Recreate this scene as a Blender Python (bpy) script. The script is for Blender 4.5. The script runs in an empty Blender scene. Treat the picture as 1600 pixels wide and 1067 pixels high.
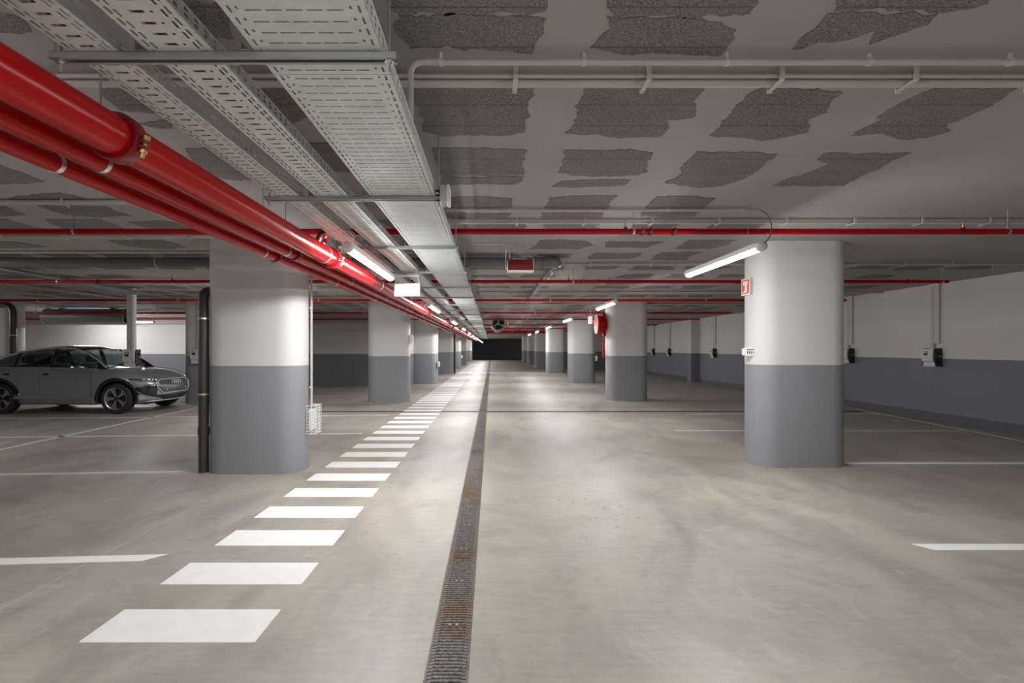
import bpy, bmesh, math, random
from math import sin, cos, pi, radians, sqrt
from mathutils import Vector, Matrix, noise

random.seed(7)
SC = bpy.context.scene
COL = SC.collection

# ------------------------------------------------------------------ camera
# eye 1.55 m above the floor, looking straight down the aisle (+Y)
cam_d = bpy.data.cameras.new('camera')
cam_d.sensor_width = 36.0
cam_d.sensor_fit = 'HORIZONTAL'
cam_d.lens = 740.0 / 1600.0 * 36.0
cam_d.shift_x = 32.0 / 1600.0
cam_d.shift_y = 11.5 / 1600.0
cam_d.clip_start = 0.05
cam_d.clip_end = 300
cam = bpy.data.objects.new('camera', cam_d)
cam.location = (0, 0, 1.55)
cam.rotation_euler = (pi / 2, 0, 0)
COL.objects.link(cam)
SC.camera = cam

# ------------------------------------------------------------------ world, exposure
w = bpy.data.worlds.new('World')
SC.world = w
w.use_nodes = True
w.node_tree.nodes['Background'].inputs[0].default_value = (0.6, 0.62, 0.66, 1)
w.node_tree.nodes['Background'].inputs[1].default_value = 0.05
SC.view_settings.view_transform = 'Standard'
SC.view_settings.look = 'None'
SC.view_settings.gamma = 1.0
SC.view_settings.use_curve_mapping = False
SC.view_settings.exposure = 1.58
LAMP_STRENGTH = 60.0
LAMP_COLOUR = (0.985, 0.995, 1.0)
try:
    SC.cycles.max_bounces = 7
    SC.cycles.diffuse_bounces = 5
    SC.cycles.glossy_bounces = 3
    SC.cycles.transparent_max_bounces = 12
    SC.cycles.sample_clamp_indirect = 6.0
    SC.cycles.use_denoising = True
except Exception:
    pass

ZC = 2.96          # ceiling
ZP = 1.34          # top of the grey paint
H = 1.55           # eye height


# ------------------------------------------------------------------ helpers: objects
def tag(o, label=None, cat=None, group=None, kind=None):
    if label: o['label'] = label
    if cat: o['category'] = cat
    if group: o['group'] = group
    if kind: o['kind'] = kind
    return o


def thing(name, label, cat, loc=(0, 0, 0), rz=0.0, group=None):
    o = bpy.data.objects.new(name, None)
    o.empty_display_size = 0.1
    o.location = loc
    o.rotation_euler = (0, 0, rz)
    COL.objects.link(o)
    return tag(o, label, cat, group)


def inst(name, me, parent=None, loc=(0, 0, 0), rot=(0, 0, 0)):
    o = bpy.data.objects.new(name, me)
    o.location = loc
    o.rotation_euler = rot
    o.parent = parent
    COL.objects.link(o)
    return o


def copy_tree(o, parent=None):
    c = o.copy()
    COL.objects.link(c)
    c.parent = parent
    for ch in list(o.children):
        copy_tree(ch, c)
    return c


class MB:
    """collects shapes and links them as ONE mesh"""
    def __init__(s):
        s.v = []; s.f = []; s.m = []; s.sm = []

    def add(s, vs, fs, mi=0, smooth=False):
        b = len(s.v)
        s.v += [tuple(p) for p in vs]
        for f in fs:
            s.f.append(tuple(b + i for i in f)); s.m.append(mi); s.sm.append(smooth)
        return s

    def box(s, x0, x1, y0, y1, z0, z1, mi=0):
        vs = [(x, y, z) for x in (x0, x1) for y in (y0, y1) for z in (z0, z1)]
        return s.add(vs, [(0, 1, 3, 2), (4, 6, 7, 5), (0, 4, 5, 1), (2, 3, 7, 6), (0, 2, 6, 4), (1, 5, 7, 3)], mi)

    def bbox(s, x0, x1, y0, y1, z0, z1, b=0.01, mi=0):
        """box with chamfered edges (octagonal rings along z)"""
        b = min(b, (x1 - x0) * .49, (y1 - y0) * .49, (z1 - z0) * .49)
        def ring(i, z):
            X0, X1, Y0, Y1 = x0 + i, x1 - i, y0 + i, y1 - i
            c = b * .7
            return [(X0 + c, Y0, z), (X1 - c, Y0, z), (X1, Y0 + c, z), (X1, Y1 - c, z), (X1 - c, Y1, z), (X0 + c, Y1, z), (X0, Y1 - c, z), (X0, Y0 + c, z)]
        rs = [ring(b * .7, z0), ring(0, z0 + b), ring(0, z1 - b), ring(b * .7, z1)]
        return s.rings(rs, mi, False)

    def rings(s, rs, mi=0, smooth=True, cap=True):
        n = len(rs[0]); vs = [p for r in rs for p in r]; fs = []
        for k in range(len(rs) - 1):
            for i in range(n):
                j = (i + 1) % n
                fs.append((k * n + i, k * n + j, (k + 1) * n + j, (k + 1) * n + i))
        s.add(vs, fs, mi, smooth)
        if cap:
            s.add(rs[0], [tuple(reversed(range(n)))], mi)
            s.add(rs[-1], [tuple(range(n))], mi)
        return s

    def tube(s, path, r, n=10, mi=0, cap=True):
        path = [Vector(p) for p in path]
        rr = r if isinstance(r, (list, tuple)) else [r] * len(path)
        rs = []
        up = None
        for i, p in enumerate(path):
            a = path[max(i - 1, 0)]; b = path[min(i + 1, len(path) - 1)]
            d = (b - a).normalized()
            if up is None:
                up = Vector((0, 0, 1)) if abs(d.z) < .9 else Vector((1, 0, 0))
            u = d.cross(up)
            if u.length < 1e-4: u = d.orthogonal()
            u.normalize()
            v = u.cross(d).normalized()
            up = v
            rs.append([tuple(p + rr[i] * (cos(2 * pi * k / n) * u + sin(2 * pi * k / n) * v)) for k in range(n)])
        return s.rings(rs, mi, True, cap)

    def lathe(s, prof, origin=(0, 0, 0), axis='Z', n=24, mi=0, cap=False):
        """prof: list of (radius, distance along the axis)"""
        ox, oy, oz = origin
        rs = []
        for r, h in prof:
            ring = []
            for k in range(n):
                a = 2 * pi * k / n
                if axis == 'Z': q = (r * cos(a), r * sin(a), h)
                elif axis == 'X': q = (h, r * cos(a), r * sin(a))
                else: q = (r * sin(a), h, r * cos(a))
                ring.append((ox + q[0], oy + q[1], oz + q[2]))
            rs.append(ring)
        return s.rings(rs, mi, True, cap)

    def mesh(s, name, mats):
        me = bpy.data.meshes.new(name)
        me.from_pydata(s.v, [], s.f)
        if not isinstance(mats, (list, tuple)): mats = [mats]
        for m in mats: me.materials.append(m)
        me.polygons.foreach_set('material_index', s.m)
        me.polygons.foreach_set('use_smooth', s.sm)
        me.update()
        bm = bmesh.new(); bm.from_mesh(me)
        bmesh.ops.recalc_face_normals(bm, faces=bm.faces)
        bm.to_mesh(me); bm.free()
        if any(s.sm): me.set_sharp_from_angle(angle=radians(38))
        return me

    def build(s, name, mats, parent=None, loc=(0, 0, 0), rot=(0, 0, 0)):
        return inst(name, s.mesh(name, mats), parent, loc, rot)


def arc(c, r, a0, a1, u, v, n=6):
    """points on an arc about c in the plane (u, v), degrees"""
    c, u, v = Vector(c), Vector(u), Vector(v)
    return [c + r * (cos(radians(a0 + (a1 - a0) * k / n)) * u + sin(radians(a0 + (a1 - a0) * k / n)) * v) for k in range(n + 1)]


def fillet(pts, r, n=5):
    """polyline with rounded corners"""
    pts = [Vector(p) for p in pts]
    out = [pts[0]]
    for i in range(1, len(pts) - 1):
        p, a, b = pts[i], (pts[i - 1] - pts[i]), (pts[i + 1] - pts[i])
        q = min(r, a.length * .45, b.length * .45)
        A = p + a.normalized() * q; B = p + b.normalized() * q
        for k in range(n + 1):
            t = k / n
            out.append((1 - t) ** 2 * A + 2 * t * (1 - t) * p + t * t * B)
    out.append(pts[-1])
    return out


def smooth_path(pts, n=6):
    """Catmull-Rom through the points"""
    p = [Vector(q) for q in pts]; p = [2 * p[0] - p[1]] + p + [2 * p[-1] - p[-2]]
    out = []
    for i in range(1, len(p) - 2):
        for k in range(n):
            t = k / n
            out.append(.5 * ((2 * p[i]) + (p[i + 1] - p[i - 1]) * t + (2 * p[i - 1] - 5 * p[i] + 4 * p[i + 1] - p[i + 2]) * t * t + (3 * p[i] - p[i - 1] - 3 * p[i + 1] + p[i + 2]) * t ** 3))
    out.append(p[-2])
    return out


# ------------------------------------------------------------------ helpers: materials
def mat(name, col, rough=.5, metal=0.0, spec=None, coat=0.0):
    m = bpy.data.materials.new(name); m.use_nodes = True
    b = m.node_tree.nodes['Principled BSDF']
    b.inputs['Base Color'].default_value = (*col, 1)
    b.inputs['Roughness'].default_value = rough
    b.inputs['Metallic'].default_value = metal
    if spec is not None: b.inputs['Specular IOR Level'].default_value = spec
    if coat: b.inputs['Coat Weight'].default_value = coat; b.inputs['Coat Roughness'].default_value = .06
    return m


class NT:
    def __init__(s, m):
        s.t = m.node_tree; s.n = s.t.nodes; s.bsdf = s.n['Principled BSDF']
        s.geo = s.n.new('ShaderNodeNewGeometry')
        s.tc = s.n.new('ShaderNodeTexCoord')

    def link(s, a, b): s.t.links.new(a, b)

    def noise(s, scale, detail=4, rough=.55, vec=None, dist=0.0):
        x = s.n.new('ShaderNodeTexNoise')
        x.inputs['Scale'].default_value = scale; x.inputs['Detail'].default_value = detail
        x.inputs['Roughness'].default_value = rough; x.inputs['Distortion'].default_value = dist
        s.link(vec if vec is not None else s.geo.outputs['Position'], x.inputs['Vector'])
        return x.outputs['Fac']

    def voronoi(s, scale, vec=None, feature='F1', rnd=1.0):
        x = s.n.new('ShaderNodeTexVoronoi'); x.feature = feature
        x.inputs['Scale'].default_value = scale; x.inputs['Randomness'].default_value = rnd
        s.link(vec if vec is not None else s.geo.outputs['Position'], x.inputs['Vector'])
        return x.outputs['Distance']

    def scale(s, vec3, src=None):
        x = s.n.new('ShaderNodeMapping'); x.inputs['Scale'].default_value = vec3
        s.link(src if src is not None else s.geo.outputs['Position'], x.inputs['Vector'])
        return x.outputs['Vector']

    def ramp(s, fac, stops):
        x = s.n.new('ShaderNodeValToRGB')
        e = x.color_ramp.elements
        while len(e) < len(stops): e.new(.5)
        for k, (p, c) in enumerate(stops):
            e[k].position = p
            e[k].color = (*c, 1) if isinstance(c, (tuple, list)) else (c, c, c, 1)
        s.link(fac, x.inputs['Fac'])
        return x.outputs['Color']

    def mix(s, fac, a, b, mode='MIX'):
        x = s.n.new('ShaderNodeMix'); x.data_type = 'RGBA'; x.blend_type = mode
        for i, q in ((0, fac), (6, a), (7, b)):
            if hasattr(q, 'links'): s.link(q, x.inputs[i])
            elif isinstance(q, (tuple, list)): x.inputs[i].default_value = (*q, 1)
            else: x.inputs[i].default_value = q
        return x.outputs[2]

    def math(s, op, a, b=None, c=None):
        x = s.n.new('ShaderNodeMath'); x.operation = op
        for i, q in enumerate((a, b, c)):
            if q is None: continue
            if hasattr(q, 'links'): s.link(q, x.inputs[i])
            else: x.inputs[i].default_value = q
        return x.outputs[0]

    def xyz(s, src=None):
        x = s.n.new('ShaderNodeSeparateXYZ'); s.link(src if src is not None else s.geo.outputs['Position'], x.inputs[0])
        return x.outputs

    def colour(s, c): s.link(c, s.bsdf.inputs['Base Color'])
    def rough(s, c): s.link(c, s.bsdf.inputs['Roughness'])

    def bump(s, h, strength=.3, dist=.01):
        x = s.n.new('ShaderNodeBump'); x.inputs['Strength'].default_value = strength; x.inputs['Distance'].default_value = dist
        s.link(h, x.inputs['Height']); s.link(x.outputs['Normal'], s.bsdf.inputs['Normal'])


def m_floor():
    m = mat('floor_concrete', (.4, .37, .33), .5); t = NT(m)
    a = t.noise(.42, 3, .6, dist=.8)
    b = t.noise(1.5, 4, .65, t.scale((1.0, .45, 1)), 1.2)
    c = t.noise(16, 3, .6, t.scale((.3, 1.6, 1)), .3)
    col = t.ramp(a, [(.30, (.325, .305, .280)), (.5, (.398, .356, .294)), (.70, (.432, .378, .298))])
    col = t.mix(t.ramp(b, [(.34, .85), (.60, .0)]), col, t.mix(1.0, col, (.70, .69, .69), 'MULTIPLY'))
    col = t.mix(.25, col, t.ramp(c, [(.3, (.25, .235, .22)), (.7, (.45, .41, .375))]))
    # dark smudges left by tyres and wet feet
    e = t.noise(.8, 4, .6, t.scale((.8, .62, 1)), 2.0)
    col = t.mix(t.ramp(e, [(.53, .0), (.70, .62)]), col, (.215, .192, .168))
    g = t.noise(3.4, 4, .7, t.scale((1, .7, 1)), 1.4)
    col = t.mix(t.ramp(g, [(.40, .0), (.58, .0), (.72, .38)]), col, (.50, .465, .42))
    col = t.mix(t.ramp(g, [(.28, .42), (.42, .0)]), col, (.24, .22, .20))
    X, Y, Z = t.xyz()[:3]
    # water spots
    v = t.voronoi(9.0, t.scale((1, 1, 0)))
    sp = t.ramp(v, [(.10, 1.0), (.14, .0)])
    inx = t.math('MULTIPLY', t.math('COMPARE', X, .75, .95), t.math('COMPARE', Y, 5.9, 1.8))
    sp = t.math('MULTIPLY', t.math('MULTIPLY', sp, t.ramp(b, [(.50, .0), (.54, 1.0)])), inx)
    col = t.mix(t.math('MULTIPLY', sp, .75), col, (.13, .12, .11))
    # saw cut joints
    cut = t.math('MAXIMUM', t.math('COMPARE', X, -2.93, .004), t.math('COMPARE', X, 4.05, .004))
    cut = t.math('MAXIMUM', cut, t.math('COMPARE', Y, 17.6, .005))
    col = t.mix(t.math('MULTIPLY', cut, .5), col, (.62, .6, .56))
    t.colour(col)
    t.rough(t.ramp(b, [(.3, .36), (.7, .54)]))
    t.bump(c, .05, .004)
    return m


def m_ceiling():
    m = mat('ceiling_paint', (.5, .48, .47), .85); t = NT(m)
    a = t.noise(.8, 3, .6)
    col = t.ramp(a, [(.3, (.36, .347, .340)), (.7, (.425, .410, .402))])
    s = t.noise(3, 4, .7, t.scale((.5, 3, 1)))
    col = t.mix(t.ramp(s, [(.60, .0), (.75, .4)]), col, (.28, .27, .262))
    X, Y, Z = t.xyz()[:3]
    j = t.math('COMPARE', t.math('FRACT', Y), .5, .004)        # joints between slab elements
    gate = t.ramp(a, [(.5, .0), (.55, .5)])
    col = t.mix(t.math('MULTIPLY', j, gate), col, (.24, .23, .22))
    t.colour(col)
    return m


def m_block():
    m = mat('bare_concrete_block', (.2, .19, .18), .95); t = NT(m)
    n = t.noise(95, 3, .8); a = t.noise(2.0, 2)
    col = t.ramp(n, [(.34, (.05, .047, .044)), (.5, (.20, .19, .178)), (.66, (.31, .295, .28))])
    col = t.mix(t.ramp(a, [(.3, .0), (.7, .35)]), col, (.30, .285, .268))
    X, Y, Z = t.xyz()[:3]
    j = t.math('COMPARE', t.math('FRACT', t.math('MULTIPLY', Y, 3.85)), .5, .022)
    col = t.mix(t.math('MULTIPLY', j, .55), col, (.10, .094, .088))
    t.colour(col)
    t.bump(n, .7, .006)
    return m


def m_wall(name, lo, hi, z=ZP):
    """two coats of paint, grey below and white above"""
    m = mat(name, hi, .62); t = NT(m)
    X, Y, Z = t.xyz()[:3]
    k = t.math('GREATER_THAN', Z, z)
    n = t.noise(2.2, 3, .6, t.scale((1, 1, .5)))
    L = t.mix(t.ramp(n, [(.3, .0), (.7, .4)]), lo, tuple(q * .88 for q in lo))
    U = t.mix(t.ramp(n, [(.3, .0), (.7, .35)]), hi, tuple(q * .93 for q in hi))
    col = t.mix(k, L, U)
    p = t.voronoi(2.6, t.scale((1, 1, 1.4)))
    col = t.mix(t.ramp(p, [(.012, .5), (.02, .0)]), col, (.33, .32, .31))
    t.colour(col)
    t.bump(t.noise(9, 3, .55, t.scale((3, 3, .4))), .10, .004)
    return m


def m_galv(name, c=(.66, .70, .68), rough=.5):
    m = mat(name, c, rough, .38); t = NT(m)
    n = t.noise(7, 3, .6, t.tc.outputs['Object'])
    col = t.mix(t.ramp(n, [(.35, .0), (.7, .5)]), c, tuple(q * .78 for q in c))
    t.colour(col)
    t.rough(t.ramp(n, [(.3, rough - .06), (.7, rough + .14)]))
    return m


def m_noisy(name, c, rough=.5, metal=0.0, amt=.25, sc=6, coat=0.0):
    m = mat(name, c, rough, metal, None, coat); t = NT(m)
    n = t.noise(sc, 3, .6)
    t.colour(t.mix(t.ramp(n, [(.35, .0), (.7, amt)]), c, tuple(q * .6 for q in c)))
    return m


def m_red(name, c, rough, metal, amt, sc, coat):
    m = m_noisy(name, c, rough, metal, amt, sc)
    m.node_tree.nodes['Principled BSDF'].inputs['Specular IOR Level'].default_value = .22
    return m


def m_grate():
    m = mat('rusty_grating', (.2, .17, .15), .55, .55); t = NT(m)
    n = t.noise(1.3, 4, .65); f = t.noise(55, 4, .7)
    col = t.ramp(f, [(.35, (.055, .05, .048)), (.62, (.21, .195, .185)), (.8, (.40, .385, .37))])
    col = t.mix(t.ramp(n, [(.46, .0), (.62, .85)]), col, t.ramp(f, [(.35, (.06, .032, .016)), (.7, (.27, .135, .06))]))
    t.colour(col)
    t.rough(t.ramp(f, [(.3, .45), (.8, .7)]))
    return m


def m_emit(name, col, s):
    m = bpy.data.materials.new(name); m.use_nodes = True
    t = m.node_tree; t.nodes.clear()
    e = t.nodes.new('ShaderNodeEmission'); o = t.nodes.new('ShaderNodeOutputMaterial')
    e.inputs[0].default_value = (*col, 1); e.inputs[1].default_value = s
    t.links.new(e.outputs[0], o.inputs[0])
    return m


def m_glass(name, tint, refl=.10):
    m = bpy.data.materials.new(name); m.use_nodes = True
    t = m.node_tree; t.nodes.clear()
    o = t.nodes.new('ShaderNodeOutputMaterial'); mx = t.nodes.new('ShaderNodeMixShader')
    tr = t.nodes.new('ShaderNodeBsdfTransparent'); gl = t.nodes.new('ShaderNodeBsdfGlossy')
    lw = t.nodes.new('ShaderNodeLayerWeight'); lw.inputs[0].default_value = .5
    fr = t.nodes.new('ShaderNodeMath'); fr.operation = 'POWER'; fr.inputs[1].default_value = 5.0
    t.links.new(lw.outputs['Facing'], fr.inputs[0])
    ad = t.nodes.new('ShaderNodeMath'); ad.operation = 'ADD'; ad.inputs[1].default_value = refl
    tr.inputs[0].default_value = (*tint, 1); gl.inputs['Roughness'].default_value = .02
    gl.inputs[0].default_value = (.9, .92, .95, 1)
    t.links.new(fr.outputs[0], ad.inputs[0]); t.links.new(ad.outputs[0], mx.inputs[0])
    t.links.new(tr.outputs[0], mx.inputs[1]); t.links.new(gl.outputs[0], mx.inputs[2]); t.links.new(mx.outputs[0], o.inputs[0])
    return m


GREY = (.175, .178, .200)
WHITE = (.63, .617, .595)
M = dict(
    floor=m_floor(), ceiling=m_ceiling(), block=m_block(),
    wall=m_wall('two_tone_wall_paint', GREY, (.60, .575, .56)),
    column=m_wall('two_tone_column_paint', (.262, .265, .285), WHITE),
    dark_wall=m_noisy('unpainted_dark_wall', (.42, .42, .45), .8),
    skirting=m_noisy('skirting_paint', (.105, .107, .118), .7),
    line=m_noisy('road_marking_white', (.80, .79, .765), .55, 0, .16, 9),
    line_old=m_noisy('road_marking_worn', (.60, .59, .565), .6, 0, .4, 5),
    galv=m_galv('galvanised_sheet'), strut=m_galv('galvanised_strut', (.36, .375, .385), .4),
    steel=mat('bright_steel', (.66, .66, .65), .32, .9), rod=mat('threaded_steel', (.42, .43, .43), .45, .8),
    red=m_red('red_pipe_paint', (.43, .002, .004), .26, 0, .12, 3, 0), dark_red=mat('dark_red_coupling', (.20, .003, .008), .35),
    brass=mat('brass', (.62, .42, .14), .38, .8),
    conduit=m_noisy('pale_plastic_conduit', (.52, .495, .46), .5, 0, .12), clip=mat('pale_plastic_clip', (.60, .575, .545), .5),
    grey_pipe=m_noisy('grey_plastic_pipe', (.15, .155, .162), .25, 0, .2), black_pipe=m_noisy('dark_plastic_pipe', (.045, .043, .042), .4, 0, .3),
    white_plastic=mat('white_plastic', (.80, .80, .785), .4), white_paint=mat('white_enamel', (.84, .83, .79), .4),
    black_plastic=mat('black_plastic', (.018, .018, .020), .35), green=mat('green_cable_sheath', (.14, .22, .17), .5),
    orange_cable=mat('orange_cable_sheath', (.62, .17, .03), .5), red_cable=mat('red_cable_sheath', (.50, .03, .03), .5),
    grate=m_grate(), trench=m_noisy('wet_trench', (.028, .025, .022), .6), slot_bolt=mat('worn_bolt', (.30, .285, .265), .5, .5),
    lamp=m_emit('lamp_diffuser', LAMP_COLOUR, LAMP_STRENGTH), lamp_tray=m_emit('lamp_diffuser_tray_row', LAMP_COLOUR, LAMP_STRENGTH * 1.15), panel_red=mat('red_panel', (.15, .004, .007), .3, 0, None, .3),
    fan_dark=m_noisy('fan_grey_housing', (.19, .195, .20), .38, .35), fan_blade=mat('fan_black', (.02, .02, .022), .4),
    sign_lit=m_emit('glowing_sign_face', (1.0, .985, .94), .36),  # weak even emission so the sign face renders bright white
    orange=mat('orange_beacon', (.85, .22, .02), .3),
    sign_red=mat('sign_red', (.72, .02, .02), .45), sign_cream=mat('sign_cream', (.85, .82, .62), .5),
    ink=mat('black_print', (.03, .03, .03), .6),
    paint=mat('car_paint_grey', (.31, .313, .345), .32, .35, None, .8), gloss_black=mat('gloss_black', (.012, .012, .014), .16, 0, None, .6),
    tyre=mat('tyre_rubber', (.022, .022, .023), .75), rim=mat('rim_silver', (.55, .55, .56), .28, .85), rim_dark=mat('rim_dark', (.03, .03, .033), .35, .3),
    chrome=mat('satin_chrome', (.62, .62, .63), .38, .35), glass=m_glass('tinted_side_glass', (.62, .65, .66), .06), screen=m_glass('windscreen_glass', (.90, .94, .93), .03),
    headlight=mat('headlight_lens', (.07, .07, .08), .08, 0, None, 1.0), lens_white=mat('headlight_reflector', (.80, .82, .85), .15, .6),
    grille=mat('grille_grey', (.15, .153, .16), .32, .5), seat=mat('dark_upholstery', (.09, .09, .095), .7), tail_red=mat('tail_lamp_red', (.3, .01, .01), .15),
    under=mat('underbody_black', (.012, .012, .012), .8), charger=mat('charger_white', (.60, .595, .60), .4), glassy=mat('display', (.55, .58, .62), .15),
)

ORD = ['first', 'second', 'third', 'fourth', 'fifth', 'sixth', 'seventh', 'eighth', 'ninth', 'tenth', 'eleventh', 'twelfth']


# ================================================================== STRUCTURE
XL, XR, YB, YF = -22.0, 9.65, -8.0, 75.0
DX0, DX1 = -.319, -.109        # drain channel
CY0, CY1 = 11.60, 11.80        # cross channel
YW = 19.8                      # back wall of the left bays
YR = 36.0                      # back wall of the right bays


def slab(name, x0, x1, y0, y1, z0, z1, m, parent=None):
    o = MB().box(x0, x1, y0, y1, z0, z1).build(name, m, parent)
    if parent is None: o['kind'] = 'structure'
    return o


mb = MB()
for (x0, x1) in ((XL - .3, DX0), (DX1, XR + .3)):
    for (y0, y1) in ((YB - .3, CY0), (CY1, YF + .3)):
        if (x1 > 0):
            mb.box(x0, x1, y0, y1, -.25, 0)
        else:
            mb.box(x0, x1, y0, y1, -.25, 0)
mb.box(XL - .3, -6.5, CY0, CY1, -.25, 0)
mb.box(9.2, XR + .3, CY0, CY1, -.25, 0)
floor = mb.build('floor', M['floor']); tag(floor, 'beige-grey trowelled concrete garage floor', kind='structure')
tr = MB().box(DX0 - .02, DX1 + .02, YB, YF, -.30, -.12).box(-6.5, 9.2, CY0 - .02, CY1 + .02, -.30, -.12).build('trench_bottom', M['trench'], floor)

ceiling = slab('ceiling', XL - .3, XR + .3, YB - .3, YF + .3, ZC, ZC + .25, M['ceiling'])
tag(ceiling, 'painted concrete slab ceiling with bare block patches')
slab('wall_right', XR, XR + .3, YB, YR, 0, ZC, M['wall'])
slab('wall_left', XL - .3, XL, YB, YW, 0, ZC, M['wall'])
slab('wall_left_back', XL, -3.42, YW, YW + .3, 0, ZC, M['wall'])
slab('wall_right_back', 4.75, XR, YR, YR + .3, 0, ZC, M['wall'])
slab('wall_behind', XL, XR, YB - .3, YB, 0, ZC, M['wall'])
slab('wall_corridor_left', -3.72, -3.42, YW + .3, YF, 0, ZC, M['wall'])
slab('wall_corridor_right', 4.75, 5.05, YR + .3, YF, 0, ZC, M['wall'])
slab('wall_far', -3.72, 5.05, YF, YF + .3, 0, ZC, M['dark_wall'])
slab('baseboard_right', XR - .018, XR, YB, YR, 0, .17, M['skirting'])
slab('trim_1', XL, -3.42, YW - .35, YW, 2.58, ZC, M['ceiling'])       # downstand beam over the left back wall
slab('trim_2', 9.27, XR, 22.0, 22.45, 0, ZC, M['wall'])               # pier on the right wall


# ---- white lines painted on the floor (parts of the floor)
def flat_poly(name, pts, m, z=.0025):
    n = len(pts)
    b = MB()
    b.add([(x, y, 0.0) for x, y in pts] + [(x, y, z) for x, y in pts],
          [tuple(range(n, 2 * n))] + [(i, (i + 1) % n, n + (i + 1) % n, n + i) for i in range(n)])
    return b.build(name, m, floor)


st = MB().box(-2.18, -1.25, 0, .315, 0, .0025).mesh('crosswalk_stripe', M['line'])
for k in range(78):
    inst('crosswalk_stripe', st, floor, (0, 2.50 + .6135 * k, 0))
TIL = .06


def bay_line(x0, x1, y, wd=.105, slant=0.0, tilt=TIL, ref=-2.4, m='line_old'):
    """x0: aisle end, x1: far end"""
    f = lambda x: y + tilt * (x - ref)
    return flat_poly('bay_line', [(x0 + slant, f(x0)), (x1, f(x1)), (x1, f(x1) + wd), (x0, f(x0) + wd)], M[m])


bay_line(-2.44, -7.6, 3.46, .115, -.12, m='line')
bay_line(-3.88, -7.6, 5.92 + .09, .10, -.06)
bay_line(-2.36, -12.6, 8.62, .10)
bay_line(-2.36, -12.6, 11.0, .10)
bay_line(-2.36, -12.6, 13.6, .10)
bay_line(-2.36, -12.6, 15.8, .10)
bay_line(3.33, 9.3, 3.645, .115, .08, 0, m='line')
bay_line(4.80, 9.0, 6.37, .10, 0, 0, m='line')
bay_line(3.47, 9.0, 8.92, .10, 0, 0)
bay_line(4.80, 9.2, 11.2, .09, 0, 0)
flat_poly('bay_line', [(-7.56, 6.2), (-7.46, 6.2), (-7.74, 13.2), (-7.84, 13.2)], M['line_old'])
flat_poly('bay_line', [(8.62, 5.6), (8.70, 5.6), (9.56, 13.2), (9.48, 13.2)], M['line_old'])


# ---- ragged patches of bare block showing through the ceiling paint
def ragged(pts, step=.025, amp=.022, seed=0):
    out = []
    n = len(pts)
    for i in range(n):
        a = Vector((*pts[i], 0)); b = Vector((*pts[(i + 1) % n], 0))
        d = b - a
        k = max(1, int(d.length / step))
        nrm = Vector((-d.y, d.x, 0)).normalized() if d.length > 1e-6 else Vector((0, 0, 0))
        for j in range(k):
            p = a + d * (j / k)
            q = noise.noise(Vector((p.x * 9, p.y * 9, seed))) * amp + noise.noise(Vector((p.x * 33, p.y * 33, seed + 5))) * amp * .9
            p = p + nrm * q
            out.append((p.x, p.y))
    return out


def patch_mesh(polys, name):
    bm = bmesh.new()
    for pts in polys:
        vs = [bm.verts.new((x, y, ZC - .0045)) for x, y in pts]
        up = [bm.verts.new((x, y, ZC + .01)) for x, y in pts]
        n = len(vs)
        try:
            bm.faces.new(vs)
        except ValueError:
            continue
        for i in range(n):
            bm.faces.new((vs[i], vs[(i + 1) % n], up[(i + 1) % n], up[i]))
    bm.normal_update()
    big = [f for f in bm.faces if len(f.verts) > 4]
    bmesh.ops.triangulate(bm, faces=big, ngon_method='EAR_CLIP')
    bmesh.ops.recalc_face_normals(bm, faces=bm.faces)
    me = bpy.data.meshes.new(name); bm.to_mesh(me); bm.free()
    me.materials.append(M['block'])
    return me


def on_ceiling(x, y):
    Y = (ZC - H) * 740.0 / (545.0 - y)
    return ((x - 768.0) / 740.0 * Y, Y)


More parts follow.
